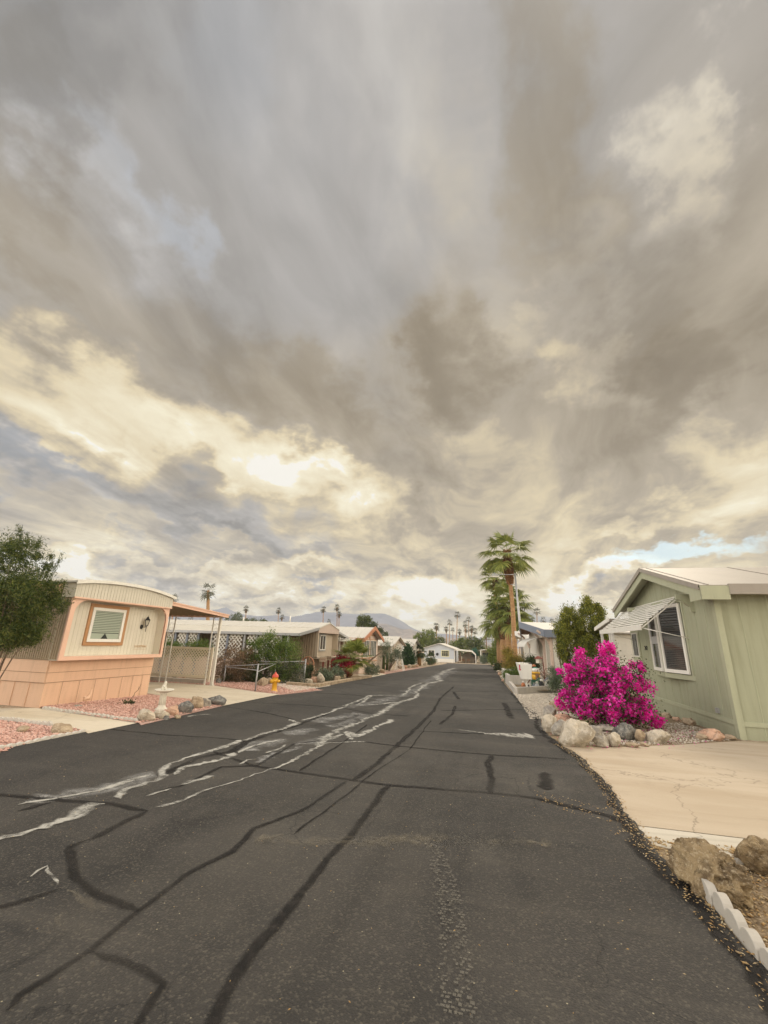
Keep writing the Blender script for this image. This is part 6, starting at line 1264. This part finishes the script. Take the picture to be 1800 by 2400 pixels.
# windmill ornament, leaning log, thin pipes before C and D
wmx, wmz = atY(938, 1520, 44); wmy = 44
WM = thing('garden_windmill', 'white lattice garden windmill before the grey green home', 'windmill', (wmx, wmy, gz(wmy)))
m_ = MB(); tp = Vector((wmx, wmy, wmz-.1)); lg = [Vector((wmx+a*.42, wmy+b_*.42, gz(wmy))) for a in (-1, 1) for b_ in (-1, 1)]
for q in lg: m_.obar(q, tp+(q-tp)*.08, .05, .05)
for t in (.25, .5, .75):
    for a, b_ in ((0, 1), (1, 3), (3, 2), (2, 0)): m_.obar(lg[a].lerp(tp, t), lg[b_].lerp(tp, t), .03, .03); m_.obar(lg[a].lerp(tp, t), lg[b_].lerp(tp, t-.25), .02, .02)
m_.build('tower', white_p, WM); m_ = MB()
for k in range(10): a = k*pi/5; m_.add([tp+Vector((.06*cos(a), -.1, .06*sin(a)+.15)), tp+Vector((.42*cos(a-.16), -.12, .42*sin(a-.16)+.15)), tp+Vector((.42*cos(a+.16), -.06, .42*sin(a+.16)+.15))], [(0, 1, 2)])
m_.build('blades', white_p, WM)
lx, ly = gs(850, 1577); tag(MB().tube([(lx-.2, ly, gz(ly)), (lx+.5, ly+.4, .1), (lx+1.3, ly+.6, .75)], [.10, .08, .05], 8).build('dead_log', bark), 'leaning weathered log before the rust gabled home', 'log')
cq = [(908, 1560, 44, 1530), (900, 1560, 40, 1538)]
for i, (p_, b0, y_, t0) in enumerate(cq):
    X, zt = atY(p_, t0, y_); o = MB().tube([(X, y_, gz(y_)), (X, y_, zt)], [.13, .10], 8).tube([(X, y_, (zt+gz(y_))/2), (X+.35, y_, (zt+gz(y_))/2+.05), (X+.38, y_, zt-.2)], [.08, .08, .06], 7).build('cactus', lf_dark); tag(o, ('taller' if i == 0 else 'shorter')+' dark branching cactus by the white porch posts', 'cactus')
# ------------------------------------------------------------------ right side: lamp, mailbox, planters, ornaments
Yl = 50; (lx0, lz0), (lx1, lz1) = atY(1229, 1575, Yl), atY(1207, 1344, Yl)
LP = thing('street_lamp', 'tall thin grey street lamp reaching left across the tallest palm', 'street lamp', (lx0, Yl, gz(Yl)))
MB().tube([(lx0, Yl, gz(Yl)), ((lx0+lx1)/2, Yl, (lz0+lz1)/2), (lx1, Yl, lz1)], [.16, .13, .09], 10).lathe([(.24, 0), (.24, .06), (.17, .1)], (lx0, Yl, gz(Yl)), 12).build('pole', grey_m, LP)
ax, azz = atY(1160, 1348, Yl); MB().tube([(lx1, Yl, lz1-.12), (ax+.3, Yl, azz+.04)], .045, 8).tube([(lx1, Yl, lz1-1.2), (lx1-.55, Yl, lz1-1.25)], .03, 6).build('arm', grey_m, LP)
lh = MB().box(ax-.35, ax+.35, Yl-.16, Yl+.16, azz-.10, azz+.10).prism([(ax-.30, azz+.10), (ax+.30, azz+.10), (ax+.15, azz+.2), (ax-.2, azz+.2)], .24, 'Y', Yl-.12).build('lamp_head', grey_m, LP, bevel=.03)
MB().lathe([(.06, 0), (.06, .1), (.0, .13)], (ax-.05, Yl, azz+.2), 10).build('photocell', paint('blue_sensor', (.12, .22, .40), .4), lh)
MB().box(ax-.30, ax+.25, Yl-.13, Yl+.13, azz-.22, azz-.10).build('lens', white_old, lh)
up = atY(1158, 1497, 150); UP = thing('utility_pole', 'brown utility pole with crossarms beyond the trees', 'utility pole', (atY(1140, 1500, 150)[0], 150, -2.8)); ux = atY(1139, 1486, 150)
MB().tube([(ux[0], 150, -2.8), (ux[0], 150, ux[1])], [.2, .16], 8).build('pole', wood_b, UP)
for dz_ in (.9, 1.7): MB().box(ux[0]-1.4, ux[0]+1.4, 149.8, 149.95, ux[1]-dz_-.15, ux[1]-dz_).build('crossarm', wood_b, UP)
Ym = 23.4; P4 = [atY(*p, Ym) for p in ((1214, 1556), (1247, 1558), (1246, 1593), (1224, 1592))]; mx = atY(1235, 1600, Ym)[0]
MX = thing('mailbox', 'large white flared box mailbox with a red flag on a white post', 'mailbox', (mx, Ym, gz(Ym)))
xl_, xr_ = P4[0][0]+.10, P4[1][0]; xb0, xb1 = P4[3][0], P4[2][0]; zt, zb = P4[0][1], P4[2][1]
m_ = MB().add([(xb0, Ym, zb), (xb1, Ym, zb), (xb1, Ym+.55, zb), (xb0-.05, Ym+.55, zb), (xl_, Ym, zt), (xr_, Ym, zt), (xr_, Ym+.7, zt+.05), (xl_-.18, Ym+.7, zt+.05)], [(0, 3, 2, 1), (4, 5, 6, 7), (0, 1, 5, 4), (1, 2, 6, 5), (2, 3, 7, 6), (3, 0, 4, 7)]); m_.build('box', white_p, MX, bevel=.012)
MB().box(xl_+.02, xl_+.20, Ym+.05, Ym+.5, zt, zt+.07).box(xl_+.28, xr_-.01, Ym+.08, Ym+.5, zt, zt+.05).build('lid', white_old, MX); MB().box(xr_-.16, xr_+.02, Ym+.02, Ym+.3, zt+.02, zt+.055).build('handle', blackp, MX)
MB().box(xl_-.055, xl_-.01, Ym-.03, Ym-.005, zt-.26, zt-.04).box(xl_-.06, xl_+.02, Ym-.035, Ym-.01, zt-.30, zt-.24).build('flag', paint('red_flag', (.5, .01, .06), .5), MX)
MB().box(mx-.04, mx+.04, Ym+.2, Ym+.28, gz(Ym)-.05, zb+.02).build('post', white_old, MX)
MB().obar((mx+.02, Ym+.24, zb-.22), (xb1-.04, Ym+.24, zb), .05, .05).build('brace', wood_b, MX)
# block planters stepping down the verge
def wallrun(name, label, pts, h, th, lift=0.0, mat=None, group='concrete planters on the right verge'):
    m_ = MB()
    for a, b_ in zip(pts[:-1], pts[1:]):
        p0 = Vector((*a, gz(a[1])+h/2+lift)); p1 = Vector((*b_, gz(b_[1])+h/2+lift)); m_.obar(p0, p1, th, h)
    return tag(m_.build(name, mat or conc_l, bevel=.012), label, 'planter', group)
pc = gs(1205, 1627); wallrun('planter_wall', 'nearest low concrete planter edge, behind the white mailbox post', [(1.02, 27.6), (pc[0]+.08, pc[1]), (2.6, 24.6), (5.3, 26.6)], .30, .16)
wallrun('planter_wall', 'second concrete planter wall, left of the white mailbox', [(.92, 33.5), (1.02, 28.2), (3.4, 28.6)], .62, .18)
wallrun('planter_wall', 'third concrete planter block further up the right kerb', [(.9, 37.6), (.98, 34.6), (2.4, 34.9)], .72, .18)
wallrun('planter_wall', 'fourth concrete planter block, farthest up the right kerb', [(.95, 42), (1.0, 39.0), (2.4, 39.3)], .72, .18)
tag(sheet('planting_bed', [(1.05, 22.7), (5.3, 26.5), (5.3, 28), (1.05, 28)], gm_dirt, .12), kind='structure')
def spot(px_, Y): return atY(px_, 1600, Y)[0]
yb = 26.3; xb_ = spot(1257, yb); zb_ = atY(1257, 1593, yb)[1]
BR = thing('painted_barrel', 'yellow barrel with white and green domed top', 'barrel', (xb_, yb, zb_))
MB().lathe([(.18, 0), (.215, .12), (.225, .28)], (xb_, yb, zb_), 20).build('yellow_base', hy_y, BR); MB().lathe([(.235, .28), (.235, .31)], (xb_, yb, zb_), 20).build('black_band', black_m, BR)
MB().lathe([(.23, .31), (.225, .42)], (xb_, yb, zb_), 20).build('yellow_band', hy_y, BR); MB().lathe([(.225, .42), (.20, .54), (.16, .60)], (xb_, yb, zb_), 20).build('white_dome', white_p, BR); MB().lathe([(.16, .60), (.10, .645), (.0, .66)], (xb_, yb, zb_), 20).build('green_cap', paint('green_cap', (.06, .22, .14), .5), BR)
tag(MB().box(xb_-.26, xb_+.26, yb-.2, yb+.25, gz(yb), zb_-.002).build('plinth_block', paint('dark_green_stand', (.03, .10, .06), .6), bevel=.02), 'dark green stand under the yellow domed barrel', 'stand')
def birdhouse(label, px_, Y, zt, s, wallm, roofm, post_=True):
    X = spot(px_, Y); o = thing('bird_house', label, 'bird house', (X, Y, gz(Y)), 'bird houses behind the mailbox'); z0 = zt-s*1.5
    MB().prism([(X-s*.5, z0), (X+s*.5, z0), (X+s*.5, z0+s*.8), (X, z0+s*1.25), (X-s*.5, z0+s*.8)], s*.7, 'Y', Y).build('body', wallm, o)
    MB().obar((X-s*.68, Y+s*.35, z0+s*.72), (X+.01, Y+s*.35, z0+s*1.36), s*.95, .02, (0, 0, 1)).obar((X+s*.68, Y+s*.35, z0+s*.72), (X-.01, Y+s*.35, z0+s*1.36), s*.95, .02, (0, 0, 1)).build('roof', roofm, o)
    MB().lathe([(.0, 0), (s*.22, .0), (s*.22, .006), (.0, .006)], (0, 0, 0), 14).build('hole', dark_in, o); h = bpy.data.objects[[c.name for c in o.children if c.name.startswith('hole')][0]]
    for v in h.data.vertices: x, y, z = v.co+OFF[o.name]; v.co = Vector((X+x, Y-.004-z, z0+s*.5+y*1.2))-OFF[o.name]
    if post_: MB().box(X-.04, X+.04, Y+s*.3, Y+s*.3+.08, gz(Y), z0).build('post', wood_b, o)
    return o
birdhouse('white bird house with a dark roof right of the feeder pole', 1285, 25.0, atY(1285, 1590, 25)[1]+.08, .30, white_p, greyblue)
birdhouse('grey green bird house below the yellow barrel', 1265, 25.2, atY(1265, 1589, 25.2)[1]+.06, .24, paint('sage_birdhouse', (.22, .30, .22), .6), paint('green_roofing', (.05, .14, .09), .6))
birdhouse('narrow white bird house beneath the white mailbox', 1238, 24.9, atY(1238, 1602, 24.9)[1]+.12, .22, white_p, white_old, False)
def figure(label, px_, py_, Y, s, mat, mat2, name='figurine'):
    X = spot(px_, Y); z0 = atY(px_, py_, Y)[1]; z0 = max(z0, gz(Y)+.13); o = thing(name, label, 'figurine', (X, Y, z0), 'garden figurines behind the mailbox')
    MB().tube([(X, Y, z0-.02), (X, Y, z0+s*.35), (X, Y, z0+s*.62)], [s*.30, s*.34, s*.18], 10).tube([(X-.02, Y-s*.25, z0), (X-.02, Y-s*.3, z0+s*.3)], [s*.10, s*.1], 6).build('body', mat, o)
    MB().lathe([(.0, 0), (s*.15, .03), (s*.19, s*.14), (s*.14, s*.28), (.0, s*.33)], (X, Y-.03, z0+s*.60), 10).build('head', mat2, o)
figure('small seated dog figurine, white head and tan body', 1226, 1609, 24.6, .30, terracotta, white_p)
figure('dark cloaked figurine with a white face', 1269, 1610, 24.8, .42, black_m, white_p)
figure('small silver grey figurine left of the dark cloaked one', 1258, 1612, 24.4, .34, paint('silver_grey', (.40, .42, .43), .5), white_old)
figure('little dark blue figurine next to the silver grey one', 1251, 1612, 24.6, .28, greyblue, grey_m)
fy = 25.6; fx0 = spot(1278, fy); ft = atY(1272, 1531, fy)[1]
FD = thing('bird_feeder', 'rust coloured pole with hooks, a red roofed bird feeder and hanging lantern', 'bird feeder', (fx0, fy, gz(fy)))
MB().tube([(fx0, fy, gz(fy)), (fx0-.03, fy, gz(fy)+1.4), (fx0-.06, fy, ft-.15)], [.028, .024, .02], 7).build('pole', redbrown, FD)
m_ = MB()
for s, h in ((-1, ft-.5), (1, ft-.9), (-1, ft-.95)): m_.tube([(fx0-.05, fy, h-.1), (fx0-.05+s*.12, fy, h+.12), (fx0-.05+s*.28, fy, h+.10), (fx0-.05+s*.32, fy, h-.02)], .012, 5)
m_.build('hooks', redbrown, FD)
q = (fx0-.25, fy, ft-.52); MB().lathe([(.15, 0), (.15, .22)], q, 4, False).build('feeder_body', cream, FD); MB().lathe([(.24, .22), (.10, .34), (.0, .38)], q, 4, False).build('feeder_roof', redbrown, FD)
q = (fx0-.38, fy, ft-1.38); MB().lathe([(.09, 0), (.09, .26), (.11, .28), (.0, .33)], q, 4, False).build('lantern', wood_b, FD)
MB().lathe([(.0, 0), (.09, .02), (.10, .09), (.0, .14)], (fx0-.52, fy, ft-.72), 10).build('seed_ball', terracotta, FD)
MB().lathe([(.02, 0), (.13, .03), (.15, .06), (.10, .05)], (fx0+.22, fy, ft-1.2), 12).build('dish', white_old, FD)

# ------------------------------------------------------------------ mountains and the air between
prof = [(-400, 1470), (0, 1452), (300, 1446), (400, 1441), (470, 1440), (510, 1433), (531, 1427), (548, 1437), (575, 1446), (610, 1449), (650, 1446), (690, 1450), (730, 1441), (760, 1438), (790, 1441), (830, 1445), (862, 1441), (885, 1442), (905, 1444), (925, 1452), (945, 1462), (962, 1474), (978, 1482), (1000, 1488), (1035, 1490), (1070, 1493), (1120, 1500), (1200, 1505), (1400, 1512), (1800, 1518), (2400, 1530)]
def ridge(name, prof, Yr, Yf, mat, seed, jag_=.06, nx=260, ny=26):
    A_ = np.array([[atY(x, y-5, Yr)[0], atY(x, y-5, Yr)[1]] for x, y in prof]); xs = np.linspace(A_[0, 0], A_[-1, 0], nx); hz_ = np.interp(xs, A_[:, 0], A_[:, 1])
    V = []
    for j in range(ny):
        t = j/(ny-1); Y = Yf+(Yr-Yf)*min(1, t/.8) if t <= .8 else Yr+(t-.8)*900
        for i, x in enumerate(xs):
            hh = hz_[i]+2.8; k = (min(1, t/.8))**1.15 if t <= .8 else 1-(t-.8)*3.5
            r_ = abs(noise.noise((x*.012+seed, Y*.006, 0)))+.5*abs(noise.noise((x*.03+seed, Y*.014, 3))); z = -2.8+hh*k*(1-.45*r_*(1-abs(2*min(1, t/.8)-1)*.3)*(1 if t < .78 else .12))+noise.noise((x*.05, Y*.02, 9))*hh*jag_*k
            sx_ = x*Y/Yr; V.append((sx_, Y, max(z, -2.9)))
    F = [(j*nx+i, j*nx+i+1, (j+1)*nx+i+1, (j+1)*nx+i) for j in range(ny-1) for i in range(nx-1)]
    return npmesh(name, V, F, mat, smooth=True)
mtm, g, b, o_ = newmat('haze_tinted_rock'); n = g.noise(g.mapv(wpos(g), sc=(1, 1, 2)), .012, 8, .65); g.l.new(g.mix(g.mr(n, .35, .65), (.12, .13, .17), (.19, .19, .22)), b.inputs['Base Color']); b.inputs['Roughness'].default_value = 1  # blue of the distance haze put into the rock colour
mtl, g, b, o_ = newmat('foothill_rock'); n = g.noise(wpos(g), .02, 8, .65); g.l.new(g.mix(g.mr(n, .4, .62), (.17, .155, .15), (.34, .28, .24)), b.inputs['Base Color']); b.inputs['Roughness'].default_value = 1
tag(ridge('mountains', prof, 1500, 1050, mtm, 2), kind='structure')
tag(ridge('foothills', [(700, 1520), (780, 1500), (840, 1478), (880, 1467), (905, 1466), (930, 1474), (945, 1479), (962, 1478), (985, 1486), (1010, 1494), (1060, 1500), (1120, 1508), (1200, 1515)], 900, 700, mtl, 7, .05, 140, 20), kind='structure')
hz_m = bpy.data.materials.new('haze_air'); hz_m.use_nodes = True; t_ = hz_m.node_tree; t_.nodes.clear(); pv = t_.nodes.new('ShaderNodeVolumePrincipled'); pv.inputs['Color'].default_value = (.80, .86, .97, 1); pv.inputs['Density'].default_value = .00030; pv.inputs['Anisotropy'].default_value = .2
oo = t_.nodes.new('ShaderNodeOutputMaterial'); t_.links.new(pv.outputs[0], oo.inputs['Volume'])
hm = MB().box(-1925, 1925, -1925, 1925, -4.2, 122).build('haze', hz_m); tag(hm, kind='stuff')
hm['label'] = 'thin pale haze in the air towards the mountains'; hm['category'] = 'haze'
